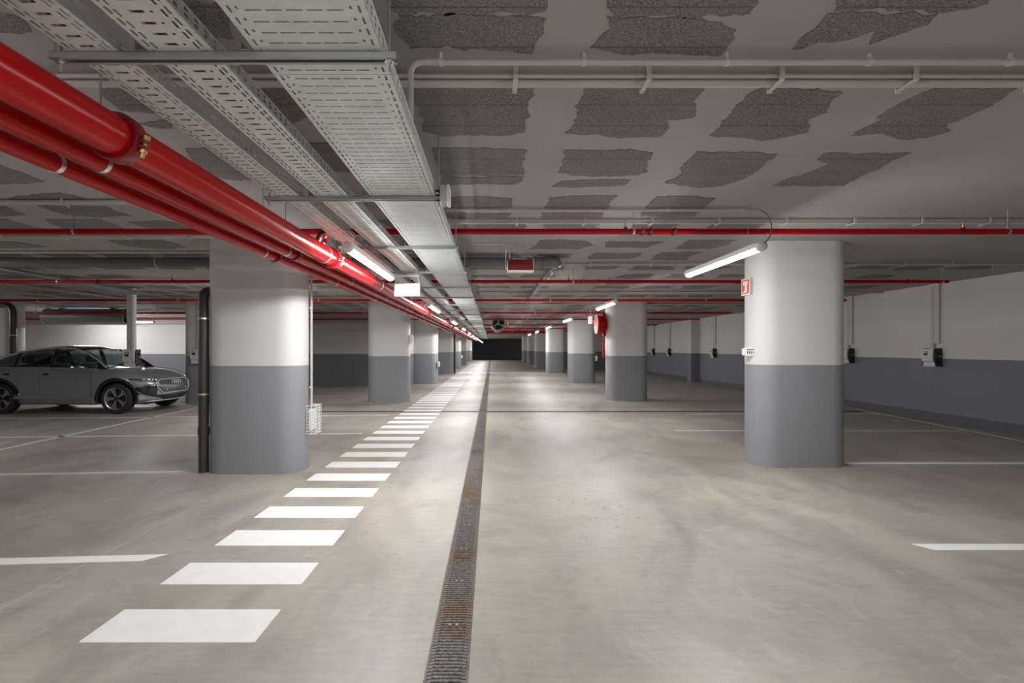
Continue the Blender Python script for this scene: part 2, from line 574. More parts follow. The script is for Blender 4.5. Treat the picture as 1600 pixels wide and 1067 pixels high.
TRACED = [
    [(612, -70), (866, -70), (856, 0), (852, 18), (800, 22), (700, 19), (640, 19), (617, 16)],
    [(622, 22), (700, 22), (800, 24), (852, 29), (848, 58), (838, 68), (832, 83), (800, 80), (745, 78), (700, 73), (655, 72), (640, 76), (625, 60), (618, 40)],
    [(944, -70), (1200, -70), (1184, 4), (1172, 18), (1125, 27), (1060, 26), (960, 24), (944, 12)],
    [(947, 26), (1060, 28), (1120, 32), (1146, 47), (1138, 66), (1124, 88), (1050, 84), (990, 83), (950, 80), (924, 74), (935, 60), (950, 45)],
    [(1315, -40), (1560, -40), (1545, 3), (1500, 15), (1478, 17), (1370, 14), (1300, 18)],
    [(1292, 22), (1360, 17), (1400, 21), (1470, 20), (1450, 36), (1420, 48), (1390, 57), (1358, 69), (1365, 51), (1350, 55), (1325, 61), (1300, 66), (1270, 66), (1240, 77), (1255, 60), (1275, 40)],
    [(648, 134), (834, 134), (829, 160), (826, 180), (818, 188), (820, 208), (790, 212), (745, 211), (690, 212), (664, 205), (660, 186), (652, 178), (648, 160)],
    [(914, 134), (1102, 134), (1092, 148), (1084, 182), (1046, 187), (1044, 205), (1030, 213), (960, 213), (930, 209), (884, 208), (898, 192), (900, 180), (908, 150)],
    [(1188, 137), (1285, 139), (1312, 145), (1300, 155), (1292, 175), (1264, 186), (1262, 205), (1240, 212), (1192, 218), (1160, 214), (1112, 211), (1124, 196), (1150, 165)],
    [(1458, 137), (1590, 137), (1568, 150), (1540, 168), (1502, 186), (1475, 195), (1484, 204), (1450, 214), (1420, 218), (1400, 214), (1382, 208), (1329, 212), (1350, 198), (1372, 188), (1370, 182), (1410, 158)],
    [(675, 232), (700, 230), (820, 233), (818, 252), (818, 273), (690, 275), (684, 255)],
    [(690, 277), (818, 275), (814, 284), (795, 288), (750, 286), (692, 290)],
    [(882, 234), (905, 235), (985, 233), (1020, 238), (1010, 252), (1012, 268), (995, 274), (920, 275), (875, 270), (880, 252)],
    [(863, 291), (880, 282), (930, 281), (986, 280), (975, 290), (930, 291), (900, 293)],
    [(1090, 236), (1160, 238), (1217, 240), (1195, 256), (1185, 266), (1166, 278), (1130, 290), (1090, 293), (1040, 285), (1062, 272), (1066, 256), (1075, 248)],
    [(1285, 240), (1380, 239), (1425, 238), (1392, 250), (1378, 262), (1345, 275), (1320, 289), (1268, 290), (1205, 290), (1240, 276), (1265, 268), (1290, 257), (1280, 247)],
    [(702, 308), (760, 306), (801, 310), (797, 324), (760, 326), (704, 325)],
    [(700, 333), (798, 333), (792, 340), (700, 340)],
    [(858, 308), (900, 306), (963, 305), (952, 318), (950, 326), (900, 327), (850, 325), (858, 316)],
    [(848, 332), (945, 332), (940, 340), (843, 340)],
    [(1026, 307), (1075, 306), (1119, 309), (1104, 320), (1100, 326), (1050, 328), (1008, 325), (1018, 315)],
    [(1004, 331), (1090, 332), (1088, 338), (1050, 339), (1000, 337)],
    [(-60, 240), (0, 256), (40, 272), (72, 284), (20, 286), (-60, 292)],
    [(12, 308), (30, 305), (95, 301), (112, 304), (135, 310), (100, 312), (20, 312)],
    [(60, 321), (165, 322), (180, 330), (206, 337), (150, 339), (100, 335)],
    [(-40, 321), (10, 322), (42, 336), (-40, 339)],
    [(150, 130), (215, 134), (250, 140), (240, 176), (185, 172), (165, 150)],
    [(222, 194), (250, 186), (270, 190), (262, 198), (235, 199)],
    [(288, 232), (340, 229), (395, 232), (402, 281), (350, 280), (318, 268)],
    [(0, 20), (40, 28), (55, 46), (20, 53), (-20, 50)],
    [(275, 2), (350, 4), (365, 60), (300, 60)],
    [(400, 128), (470, 130), (480, 180), (450, 196), (412, 180)],
    [(480, 222), (560, 226), (570, 268), (510, 268)],
]
polys = [ragged([on_ceiling(*p) for p in q], seed=i * 3.1) for i, q in enumerate(TRACED)]
for q in polys:
    inst('bare_block_patch', patch_mesh([q], 'bare_block_patch'), ceiling)
# further back the same grid of block fields goes on
rest, shown = [], 0
rows = []
y = 5.45
while y < 46:
    rows.append(y); y += random.choice((.80, .95, 1.05))
cand = []
for y in rows:
    for i in range(-15, 10):
        x = .02 + .93 * i
        if y > YW and not (-3.3 < x < 4.5): continue
        if y < 7.6 and x > 3.0: continue
        if x > 9.0: continue
        if random.random() < (.80 if x < 5 else .62):
            cand.append((x, y))
for x, y in cand:
    wd = random.uniform(.56, .74); hh = random.uniform(.34, .60)
    p = []
    for cx, cy in ((-1, -1), (0, -1), (1, -1), (1, 0), (1, 1), (0, 1), (-1, 1), (-1, 0)):
        p.append((x + cx * wd / 2 + random.uniform(-.10, .10), y + cy * hh / 2 + random.uniform(-.035, .035)))
    q = ragged(p, .045, .036, x * 7 + y)
    if y < 17.5 and shown < 255:
        inst('bare_block_patch', patch_mesh([q], 'bare_block_patch'), ceiling); shown += 1
    else:
        rest.append(q)
tag(inst('bare_block_patches_beyond', patch_mesh(rest, 'bare_block_patches_beyond'), ceiling), kind='stuff')


# ================================================================== COLUMNS
def stadium(x0, x1, y0, y1, n=12):
    r = (y1 - y0) / 2; cy = (y0 + y1) / 2
    L = [(x1 - r + r * sin(pi * k / n), cy - r * cos(pi * k / n)) for k in range(n + 1)]
    R = [(x0 + r - r * sin(pi * k / n), cy + r * cos(pi * k / n)) for k in range(n + 1)]
    return L + R


def column(x0, x1, y0, label, dep=.55, group='rounded concrete columns'):
    pl = stadium(-(x1 - x0) / 2, (x1 - x0) / 2, 0, dep)
    rs = [[(x, y, z) for x, y in pl] for z in (0, .6, ZP, 2.1, ZC)]
    o = MB().rings(rs, 0, True, False).build('column', M['column'], None, ((x0 + x1) / 2, y0, 0))
    return tag(o, label, 'column', group)


for k, y in enumerate((6.17, 14.16, 21.4, 30.2, 38.2, 46.2, 54.2)):
    column(3.48, 4.73, y, ['nearest rounded column on the right, with the fire hose sign on its side',
                           'rounded column on the right carrying the red hose reel',
                           'third rounded column of the right row, behind the hose reel column',
                           'fourth rounded column of the right row', 'fifth rounded column of the right row',
                           'sixth rounded column of the right row, in the gloom', 'last dark rounded column of the right row'][k])
for k, y in enumerate((5.85, 13.6, 20.85, 29.4, 37.0, 44.6, 58.0)):
    column(-3.6, -2.38, y, ['nearest rounded column on the left, with a black downpipe beside it',
                            'second rounded column of the left row beside the crosswalk',
                            'third rounded column of the left row, against the wall corner',
                            'fourth rounded column of the left row', 'fifth rounded column of the left row',
                            'sixth rounded column of the left row, in shadow', 'farthest lit rounded column of the left row'][k])
column(-8.72, -7.48, 13.3, 'rounded column in the left bays just beyond the bonnet of the grey car')
column(-15.6, -14.36, 14.2, 'rounded column at the left edge behind the grey car, with a downpipe')


# ================================================================== DRAIN CHANNELS
def drain():
    root = thing('drain_channel', 'long rusty grated drain channel running down the aisle', 'drain', ((DX0 + DX1) / 2, 0, 0))
    hw = (DX1 - DX0) / 2
    for s in (-1, 1):
        a, b = sorted((s * hw, s * (hw - .012)))
        MB().box(a, b, YB + .1, YF - .1, -.12, .002).build('edge_rail', M['grate'], root)
    bar = MB().bbox(-hw + .03, hw - .03, -.0075, .0075, -.035, -.002, .004).mesh('grate_bar', M['grate'])
    tooth = MB()
    P = .0255
    y0 = 1.20
    for k in range(230):
        inst('grate_bar', bar, root, (0, y0 + k * P, 0))
    far = MB()
    k = 230
    while y0 + k * P < 30:
        yy = y0 + k * P
        far.box(-hw + .03, hw - .03, yy - .0075, yy + .0075, -.03, -.002); k += 1
    far.box(-hw + .03, hw - .03, 30, YF - .2, -.03, -.004)
    tag(far.build('grate_bars_beyond', M['grate'], root), kind='stuff')
    for s in (-1, 1):      # castellated side strips the bars are cast into
        t = MB()
        a, b = sorted((s * (hw - .013), s * (hw - .034)))
        yy = y0 - .2
        while yy < 12:
            t.box(a, b, yy, yy + P * .78, -.03, 0.0); yy += P
        t.box(a, b, 12, YF - .2, -.03, -.001)
        t.box(a + .004, b - .004, y0 - .3, YF - .2, -.04, -.008)
        t.build('side_strip', M['grate'], root)
    mid = MB().box(-.007, .007, y0 - .2, 30, -.04, -.012).build('centre_rib', M['grate'], root)
    nut = MB()
    for x in (-.018, .02):
        nut.lathe([(.0005, .005), (.009, .004), (.011, -.01)], (x, 0, 0), 'Z', 8, 0, True)
    nm = nut.mesh('locking_bolt', M['slot_bolt'])
    for k in range(22):
        inst('locking_bolt', nm, root, (0, 1.66 + .5 * k, 0))
    # narrow cross channel
    root = thing('cross_drain', 'thin dark drain slot crossing the aisle from side to side', 'drain', (0, (CY0 + CY1) / 2, 0))
    for s in (-1, 1):
        a, b = sorted((s * .10, s * .086))
        MB().box(-6.5, DX0, a, b, -.12, .002).box(DX1, 9.2, a, b, -.12, .002).build('edge_rail', M['grate'], root)
    g = MB()
    for i in range(380):
        x = -6.5 + i * .0413
        if DX0 - .02 < x < DX1 + .02: continue
        g.box(x, x + .02, -.086, .086, -.03, -.003)
    tag(g.build('grate_bars', M['grate'], root), kind='stuff')


drain()


# ================================================================== CABLE TRAYS
TRAY_Z = H + .995


def tray_mesh(wd, lanes, hole_rows, pitch, edge, fl_h, name):
    """perforated sheet, one 3 m length. lanes: (x0, x1, ya, yb) slots inside one pitch, as fractions of the pitch"""
    xs = sorted({0.0, wd} | {q for l in lanes for q in l[:2]})
    ys = sorted({0.0, 1.0} | {q for l in lanes for q in l[2:]})
    N = int(round(3.0 / pitch))
    vs, fs = [], []
    # vertex grid
    Y = [(k + f) * pitch for k in range(N) for f in ys[:-1]] + [N * pitch]
    nx = len(xs)
    for y in Y:
        for x in xs: vs.append((x, y, 0))
    for k in range(N):
        for j in range(len(ys) - 1):
            r = k * (len(ys) - 1) + j
            ym = (ys[j] + ys[j + 1]) / 2
            for i in range(nx - 1):
                xm = (xs[i] + xs[i + 1]) / 2
                if any(l[0] < xm < l[1] and l[2] < ym < l[3] for l in lanes): continue
                fs.append((r * nx + i, r * nx + i + 1, (r + 1) * nx + i + 1, (r + 1) * nx + i))
    b = MB(); b.add(vs, fs)
    # side flanges with oblong holes and a rolled lip
    zz = [0, fl_h * .30, fl_h * .52, fl_h * .62, fl_h * .84, fl_h]
    for sx in (0, 1):
        x = wd * sx
        v2, f2 = [], []
        FP = .05
        NF = int(round(N * pitch / FP))
        yy = [0.0]
        for k in range(NF): yy += [(k + .3) * FP, (k + .72) * FP]
        yy.append(N * pitch)
        for y in yy:
            for z in zz: v2.append((x, y, z))
        m = len(zz)
        for j in range(len(yy) - 1):
            for i in range(m - 1):
                if j % 2 == 1 and i in (1, 3): continue
                f2.append((j * m + i, j * m + i + 1, (j + 1) * m + i + 1, (j + 1) * m + i))
        b.add(v2, f2)
        lx = x + (.008 if sx == 0 else -.008)
        b.add([(x, 0, fl_h), (x, N * pitch, fl_h), (lx, N * pitch, fl_h + .001), (lx, 0, fl_h + .001)], [(0, 1, 2, 3)])
    me = bpy.data.meshes.new(name)
    me.from_pydata(b.v, [], b.f)
    me.materials.append(M['galv'])
    bm = bmesh.new(); bm.from_mesh(me)
    bmesh.ops.remove_doubles(bm, verts=bm.verts, dist=1e-5)
    bmesh.ops.recalc_face_normals(bm, faces=bm.faces)
    bmesh.ops.solidify(bm, geom=bm.faces[:], thickness=.0016)
    bm.to_mesh(me); bm.free()
    return me


wl = []
for i in range(5):
    x0 = .066 + i * .060
    wl.append((x0, x0 + .048, .42, .56))
wl += [(.018, .026, .10, .72), (.399, .407, .10, .72), (.042, .050, .15, .40), (.375, .383, .15, .40)]
WIDE = tray_mesh(.425, wl, 5, .05, .03, .062, 'tray_section_wide')
mid_l = [(.075, .120, .38, .62), (.014, .022, .05, .70), (.032, .040, .30, .95), (.188, .196, .05, .70), (.170, .178, .30, .95), (.135, .145, .42, .58)]
MIDT = tray_mesh(.21, mid_l, 1, .05, .03, .055, 'tray_section_medium')
nar_l = [(.060, .105, .38, .62), (.012, .020, .05, .70), (.030, .038, .30, .95), (.145, .153, .05, .70), (.127, .135, .30, .95)]
NARR = tray_mesh(.165, nar_l, 1, .05, .03, .055, 'tray_section_narrow')
cp = MB().box(-.0015, .0015, -.09, .09, .012, .050)
for yy in (-.06, .06): cp.lathe([(.009, 0), (.009, .005), (.005, .009)], (.0015, yy, .030), 'X', 8, 0, True)
COUP = cp.mesh('coupler_plate', M['galv'])
for me, x0, wd, label, ph in ((WIDE, -.79, .425, 'widest perforated galvanised cable tray, rightmost of the three overhead', 1.72),
                              (MIDT, -1.142, .21, 'middle perforated galvanised cable tray, between the two other trays', .97),
                              (NARR, -1.411, .165, 'narrow perforated galvanised cable tray next to the big red pipe', .33)):
    root = thing('cable_tray', label, 'cable tray', (x0, 0, TRAY_Z), 0, 'perforated cable trays above the aisle')
    for k in range(-2, 15):
        inst('tray_section', me, root, (0, ph + 3.003 * k, 0))
        if k > -1 and k < 8:
            inst('coupler_plate', COUP, root, (wd + .0025, ph + 3.003 * k, 0))

for x, zz, m, lab in ((-1.06, .016, 'orange_cable', 'orange cable lying in the middle cable tray'),
                      (-1.02, .014, 'red_cable', 'red cable lying beside the orange one in the middle tray'),
                      (-1.33, .014, 'red_cable', 'red cable lying in the narrow cable tray'),
                      (-.98, .013, 'orange_cable', 'thin orange cable at the right side of the middle tray')):
    pts = [(x + .012 * noise.noise(Vector((k * .7, x * 9, 0))), -4 + k * .5, TRAY_Z + zz + .004) for k in range(96)]
    tag(MB().tube(pts, zz * .7, 6).build('power_cable', M[m]), lab, 'cable', 'cables in the trays')

# struts that carry the trays, each hung on two threaded rods
sz1 = TRAY_Z - .0015
s = MB()
s.box(-.58, .58, -.0205, .0205, -.0025, 0)                       # web, up
s.box(-.58, .58, -.0205, -.018, -.022, 0); s.box(-.58, .58, .018, .0205, -.022, 0)
s.box(-.58, .58, -.018, -.009, -.022, -.0195); s.box(-.58, .58, .009, .018, -.022, -.0195)
S_CH = s.mesh('strut_channel', M['strut'])
S_ROD = MB().tube([(0, 0, -.060), (0, 0, ZC - sz1)], .0045, 8).mesh('threaded_rod', M['rod'])
S_NUT = MB().lathe([(.017, -.026), (.017, -.023), (.010, -.023), (.010, -.033), (.006, -.034)], (0, 0, 0), 'Z', 6, 0, True).mesh('nut', M['steel'])
S_BRK = MB().box(-.018, .018, -.025, .025, 0, .004).box(-.018, -.014, -.025, .025, 0, .03).mesh('hold_down_clip', M['strut'])
for k in range(-2, 30):
    y = 1.60 + 1.5 * k
    lab = ('%s galvanised tray strut overhead counted from the camera' % ORD[k]) if 0 <= k < 12 else 'galvanised tray strut far down the aisle beyond the white box sign'
    r = thing('tray_strut', lab, 'strut', (-.90, y, sz1), 0, 'near tray struts' if 0 <= k < 12 else 'far tray struts')
    inst('strut_channel', S_CH, r)
    for x in (-.555, .555):
        a = inst('threaded_rod', S_ROD, r, (x, 0, 0))
        inst('nut', S_NUT, a)
    if 0 <= k < 6:
        for x in (.53, .10, -.25):
            inst('hold_down_clip', S_BRK, r, (x - .02, 0, 0))


# ================================================================== RED PIPES ALONG THE AISLE
def grooved_coupling(r, ax='Y', bolts=True):
    """returns (ring mesh, ears mesh, bolt mesh)"""
    wdt = r * .42
    ring = MB().lathe([(r * 1.01, -wdt), (r * 1.19, -wdt), (r * 1.24, -wdt * .8), (r * 1.24, wdt * .8), (r * 1.19, wdt), (r * 1.01, wdt)], (0, 0, 0), 'Y', 32)
    for sx in (-1, 1):
        a, b = sorted((sx * r * 1.12, sx * r * 1.55))
        ring.bbox(a, b, -wdt * .75, wdt * .75, .004, r * .22, .006).bbox(a, b, -wdt * .75, wdt * .75, -r * .22, -.004, .006)
    bolt = MB().lathe([(.0005, r * .50), (r * .12, r * .49), (r * .17, r * .46), (r * .17, r * .26), (r * .10, r * .255), (r * .10, -r * .255), (r * .18, -r * .26), (r * .18, -r * .44), (r * .10, -r * .45), (r * .10, -r * .68), (.0005, -r * .69)], (0, 0, 0), 'Z', 8)
    return ring.mesh('coupling', M['dark_red']), bolt.mesh('bolt', M['brass'])


def hanger_mesh(r, top):
    b = MB()
    b.lathe([(r * 1.005, -.011), (r * 1.045, -.011), (r * 1.045, .011), (r * 1.005, .011)], (0, 0, 0), 'Y', 28)
    return b.mesh('hanger_ring', M['steel']), MB().bbox(-.012, .012, -.012, .012, r * 1.03, r * 1.03 + .03, .003).tube([(0, 0, r), (0, 0, top)], .0045, 8).mesh('hanger_rod', M['rod'])


def red_main(x, z, r, label, couplings, hangers, top=ZC):
    root = thing('fire_main_pipe', label, 'pipe', (x, 0, z), 0, 'red fire pipes along the aisle')
    MB().tube([(0, -5, 0), (0, 47, 0)], r, 32).build('pipe_run', M['red'], root)
    cm, bm_ = grooved_coupling(r)
    for y in couplings:
        c = inst('coupling', cm, root, (0, y, 0), (0, .25, 0))
        for sx in (-1, 1): inst('bolt', bm_, c, (sx * r * 1.40, 0, 0))
    hm, rm = hanger_mesh(r, top - z)
    for y in hangers:
        h = inst('hanger_ring', hm, root, (0, y, 0)); inst('hanger_rod', rm, h)
    return root


K = .937
sc_ = lambda q: [y * K for y in q]
big = red_main(-1.527, H + .862, .0797, 'thick glossy red fire main, topmost of the three red pipes',
               sc_((2.07, 4.80, 12.0, 19.2, 26.4, 33.6)), sc_([-.6, 4.58, 6.78, 9.1, 11.4, 13.7, 16.0, 18.4, 21, 24, 27, 30, 34, 38]))
red_main(-1.752, H + .838, .047, 'medium red fire pipe, the middle one of the three red pipes',
         sc_((4.48, 11.5, 18.5, 25.5)), sc_([.3, 2.265, 4.30, 6.25, 8.3, 10.3, 12.7, 14.3, 16.3, 18.3, 21, 24]))
red_main(-1.930, H + .821, .0415, 'thinnest and lowest of the three red fire pipes',
         sc_((4.50, 11.6, 18.4, 25.4)), sc_([.28, 2.235, 4.27, 6.23, 8.3, 10.3, 12.7, 14.3, 16.3, 18.3, 21, 24]))
# tapping valve on top of the main
v = thing('drain_valve', 'dark red tapping valve with brass spindle on top of the thick red main', 'valve', (-1.500, 4.08, H + .928))
MB().tube(fillet([(0, 0, 0), (.03, 0, .065), (.03, .12, .065), (.03, .12, .02)], .03), .024, 12).build('valve_body', M['dark_red'], v)
MB().lathe([(.036, -.012), (.036, .012)], (.03, .03, .065), 'Y', 14, 0, True).build('flange', M['dark_red'], v)
MB().tube([(.03, .02, .065), (.09, .02, .065)], .012, 8).lathe([(.02, 0), (.02, .02)], (.06, .02, .065), 'X', 6, 0, True).build('spindle', M['brass'], v)
MB().tube([(.09, -.03, .065), (.09, .07, .065)], .007, 6).build('lever', M['steel'], v)

# ---- red branch pipes crossing the ceiling
BR_Z = H + 1.18
bc, bb = grooved_coupling(.033)
SPR = MB().tube([(0, 0, 0), (0, 0, .045)], .017, 10).lathe([(.030, -.026), (.030, .026)], (0, 0, 0), 'X', 14, 0, True).mesh('tee_outlet', M['dark_red'])
SPR2 = MB().lathe([(.012, .045), (.014, .055), (.009, .06), (.009, .085)], (0, 0, 0), 'Z', 8, 0, True).tube([(-.006, 0, .085), (-.013, 0, .1), (-.006, 0, .115)], .0025, 6).tube([(.006, 0, .085), (.013, 0, .1), (.006, 0, .115)], .0025, 6).lathe([(.0005, .118), (.016, .118), (.016, .115)], (0, 0, 0), 'Z', 10, 0, True).mesh('sprinkler_head', M['brass'])
BHR, BRD = hanger_mesh(.029, ZC - BR_Z)
branches = [(4.77, XL + .2, 9.62, 'nearest red sprinkler pipe crossing the whole ceiling'),
            (8.30, XL + .2, 8.0, 'second red sprinkler pipe across the ceiling, behind the hanging red panel'),
            (11.5, XL + .2, 8.60, 'third red sprinkler pipe crossing the ceiling'),
            (15.6, XL + .2, 7.95, 'fourth red sprinkler pipe crossing the ceiling, in front of the jet fan'),
            (18.9, XL + .2, 8.30, 'fifth red sprinkler pipe crossing the ceiling, close to the left back wall'),
            (23.4, -3.3, 8.2, 'sixth red sprinkler pipe, beyond the jet fan'),
            (27.5, -3.3, 8.2, 'seventh red sprinkler pipe far down the aisle'),
            (31.5, -3.3, 8.2, 'eighth red sprinkler pipe far down the aisle')]
for n, (y, x0, x1, lab) in enumerate(branches):
    r = thing('sprinkler_pipe', lab, 'pipe', (0, y, BR_Z), 0, 'red sprinkler pipes across the ceiling')
    p = MB().tube([(x0, 0, 0), (x1, 0, 0)], .029, 14)
    p.build('pipe_run', M['red'], r)
    for cx in (1.52, 1.60, 1.84, -6.9, 7.3):
        if x0 < cx < x1:
            c = inst('coupling', bc, r, (cx, 0, 0), (.4, 0, pi / 2))
            for sx in (-1, 1): inst('bolt', bb, c, (sx * .041, 0, 0))
    for sx in (1.35, 4.75, -5.6, -1.7 if n else -2.6, -9.3):
        if x0 < sx < x1:
            t = inst('tee_outlet', SPR, r, (sx, 0, 0)); inst('sprinkler_head', SPR2, t)
    for hx in (1.43, 5.2, 7.9, -4.2, -7.6, -11, -15):
        if x0 < hx < x1:
            h = inst('hanger_ring', BHR, r, (hx, 0, 0), (0, 0, pi / 2)); inst('hanger_rod', BRD, h)
# thick red pipe crossing far away
r = thing('cross_main', 'bright red main crossing the aisle far away under the ceiling', 'pipe', (0, 33.6, H + 1.18))
MB().tube([(-3.3, 0, 0), (4.6, 0, 0)], .085, 18).build('pipe_run', M['red'], r)
h1, h2 = hanger_mesh(.086, ZC - H - 1.18)
for x in (-2.2, .2, 2.6): inst('hanger_rod', h2, inst('hanger_ring', h1, r, (x, 0, 0), (0, 0, pi / 2)))


# ================================================================== PALE CONDUITS UNDER THE CEILING
def conduit(label, path, r, clips=(), name='conduit', m='conduit', rad=.06, seg=10):
    root = thing(name, label, 'conduit')
    MB().tube(fillet(path, rad) if len(path) > 2 else path, r, seg).build('tube', M[m], root)
    for c in clips: c(root)
    return root


def clip_at(x, y, z, r, both=None):
    """saddle clip standing off the ceiling"""
    def f(root):
        b = MB()
        b.lathe([(r * 1.02, -.010), (r * 1.22, -.010), (r * 1.22, .010), (r * 1.02, .010)], (x, y, z), 'X', 14)
        b.box(x - .006, x + .006, y - .006, y + .006, z + r, ZC - .001)
        b.build('saddle_clip', M['clip'], root)
    return f


def bar_at(x, y0, y1, z):
    """strap across two tubes with turned ends"""
    def f(root):
        b = MB().box(x - .012, x + .012, y0, y1, z - .004, z).box(x - .012, x + .012, y0 - .006, y0, z - .004, ZC - .001).box(x - .012, x + .012, y1, y1 + .006, z - .012, ZC - .001)
        b.build('strap', M['clip'], root)
    return f


zA = H + 1.365
conduit('pale conduit nearest the camera, bending down at its left end into the wide tray', [(9.6, 2.255, zA), (-.385, 2.255, zA), (-.385, 2.255, H + 1.02)], .0145,
        [clip_at(x, 2.255, zA, .0145) for x in (-.24, .44, 1.12, 1.80, 2.47, 3.15)], rad=.06)
conduit('thinner of the paired pale conduits just behind the nearest one', [(XL + .2, 2.385, H + 1.375), (9.6, 2.385, H + 1.375)], .010)
conduit('thicker of the paired pale conduits strapped under the ceiling near the camera', [(XL + .2, 2.44, H + 1.368), (9.6, 2.44, H + 1.368)], .0215,
        [bar_at(x, 2.365, 2.468, H + 1.345) for x in (-3.2, -2.54, -1.87, .12, .785, 1.45, 2.12, 2.79, 3.45)])
dC = conduit('thin pale conduit ending at the green lamp cable', [(-.55, 4.72, H + 1.385), (2.56, 4.72, H + 1.385)], .0115,
             [clip_at(x, 4.72, H + 1.385, .0115) for x in (.17, .98, 1.75, 2.5)])
conduit('thinner of the paired pale conduits in front of the nearest red sprinkler pipe', [(-.6, 5.10, H + 1.385), (9.6, 5.10, H + 1.385)], .010)
conduit('thicker of the paired pale conduits in front of the nearest red sprinkler pipe', [(-.6, 5.16, H + 1.378), (9.6, 5.16, H + 1.378)], .019,
        [bar_at(x, 5.08, 5.185, H + 1.352) for x in [-.45 + .725 * k for k in range(13)]])
conduit('pale conduit on the left, in front of the nearest red sprinkler pipe', [(XL + .2, 4.46, H + 1.383), (-2.3, 4.46, H + 1.383)], .022,
        [bar_at(x, 4.43, 4.50, H + 1.358) for x in [-4.02 - .72 * k for k in range(6)]])
conduit('pale conduit on the left, just behind the nearest red sprinkler pipe', [(XL + .2, 5.80, H + 1.378), (-2.9, 5.80, H + 1.378)], .026,
        [bar_at(x, 5.76, 5.845, H + 1.35) for x in [-3.72 - .745 * k for k in range(6)]])
conduit('pale conduit on the left above the dark horizontal drain pipe', [(XL + .2, 6.80, H + 1.385), (-.8, 6.80, H + 1.385)], .018,
        [clip_at(x, 6.8, H + 1.385, .018) for x in (-4.4, -5.15, -5.9, -6.6)])
conduit('pale conduit passing behind the nearest right column', [(-.3, 7.70, H + 1.375), (9.6, 7.70, H + 1.375)], .022,
        [bar_at(x, 7.66, 7.74, H + 1.35) for x in (.6, 1.6, 2.6, 3.6, 5.95, 6.7, 7.45, 8.2, 9.0)])
conduit('pale conduit between the third and second red sprinkler pipes', [(-.3, 11.6, H + 1.375), (9.6, 11.6, H + 1.375)], .022,
        [clip_at(x, 11.6, H + 1.375, .022) for x in (1.1, 3.0, 3.7, 4.4, 5.2, 6.0)])
conduit('pale conduit beyond the third red sprinkler pipe', [(-.3, 14.6, H + 1.375), (9.6, 14.6, H + 1.375)], .022)
conduit('pale conduit close to the jet fan', [(-.3, 18.2, H + 1.375), (9.6, 18.2, H + 1.375)], .022)
conduit('pale conduit running above the grey car towards the back wall', [(-10.45, 7.4, H + 1.385), (-10.1, 13.6, H + 1.385)], .02,
        [clip_at(-10.35, 9.2, H + 1.385, .02), clip_at(-10.2, 11.9, H + 1.385, .02)])
conduit('pale conduit in the left bays behind the second red sprinkler pipe', [(XL + .2, 9.3, H + 1.378), (-3.4, 9.3, H + 1.378)], .02)

# ---- plastic drain pipes
dp = thing('drain_pipe', 'grey plastic drain pipe with an elbow, hung under the ceiling', 'pipe', (0, 0, 0))
zD = H + 1.295
MB().tube([(XL + .3, 7.1, zD), (.86, 7.1, zD)], .075, 20).build('pipe_run', M['grey_pipe'], dp)
MB().tube(fillet([(.78, 7.1, zD), (.975, 7.1, zD), (.975, 7.34, zD)], .16, 8), .083, 20).lathe([(.0830, -.025), (.091, -.025), (.091, .025), (.083, .025)], (.80, 7.1, zD), 'X', 20).lathe([(.083, -.02), (.091, -.02), (.091, .02), (.083, .02)], (.975, 7.32, zD), 'Y', 20).build('elbow', M['grey_pipe'], dp)
MB().tube([(.975, 7.3, zD), (.975, 12.9, zD)], .060, 20).build('pipe_run', M['grey_pipe'], dp)
HR, HD = hanger_mesh(.0755, ZC - zD)
for x in (-5.0, -8.9, .62): inst('hanger_rod', HD, inst('hanger_ring', HR, dp, (x, 7.1, zD), (0, 0, pi / 2)))
HR, HD = hanger_mesh(.061, ZC - zD)
for y in (7.6, 9.3, 11.3): inst('hanger_rod', HD, inst('hanger_ring', HR, dp, (.975, y, zD)))
tag(MB().tube([(-8.0, 7.1, zD + .01), (-8.2, 10.9, zD - .0)], .05, 14).build('branch_pipe', M['grey_pipe'], dp))

vp = thing('downpipe', 'black plastic downpipe beside the nearest left column', 'pipe', (-3.628, 5.97, 0))
MB().tube(fillet([(0, 0, 0), (0, 0, 2.28), (.02, .30, 2.30), (.05, .55, 2.62), (.05, 1.13, zD)], .12, 6), .060, 18).build('pipe_run', M['black_pipe'], vp)
MB().lathe([(.060, -.05), (.067, -.05), (.067, .05), (.060, .05)], (0, 0, .52), 'Z', 18).build('socket_joint', M['black_pipe'], vp)
for z in (.98, 1.93):
    MB().lathe([(.060, -.012), (.063, -.012), (.063, .012), (.060, .012)], (0, 0, z), 'Z', 18).bbox(-.02, .02, -.078, -.060, z - .012, z + .012, .003).build('pipe_clamp', M['steel'], vp)
vp = thing('downpipe', 'dark downpipe bending left under the ceiling behind the grey car', 'pipe', (-14.22, 14.08, 0))
MB().tube(fillet([(0, 0, 0), (0, 0, 2.86), (-3.5, 0, 2.86)], .28, 8), .085, 18).build('pipe_run', M['black_pipe'], vp)
MB().lathe([(.085, -.012), (.089, -.012), (.089, .012), (.085, .012)], (0, 0, 1.95), 'Z', 18).build('pipe_clamp', M['clip'], vp)
vp = thing('downpipe', 'dark downpipe on the fourth column of the left row', 'pipe', (-2.31, 29.7, 0))
MB().tube([(0, 0, 0), (0, 0, ZC)], .06, 12).build('pipe_run', M['black_pipe'], vp)
MB().lathe([(.06, -.05), (.068, -.05), (.068, .05), (.06, .05)], (0, 0, .5), 'Z', 12).build('socket_joint', M['black_pipe'], vp)


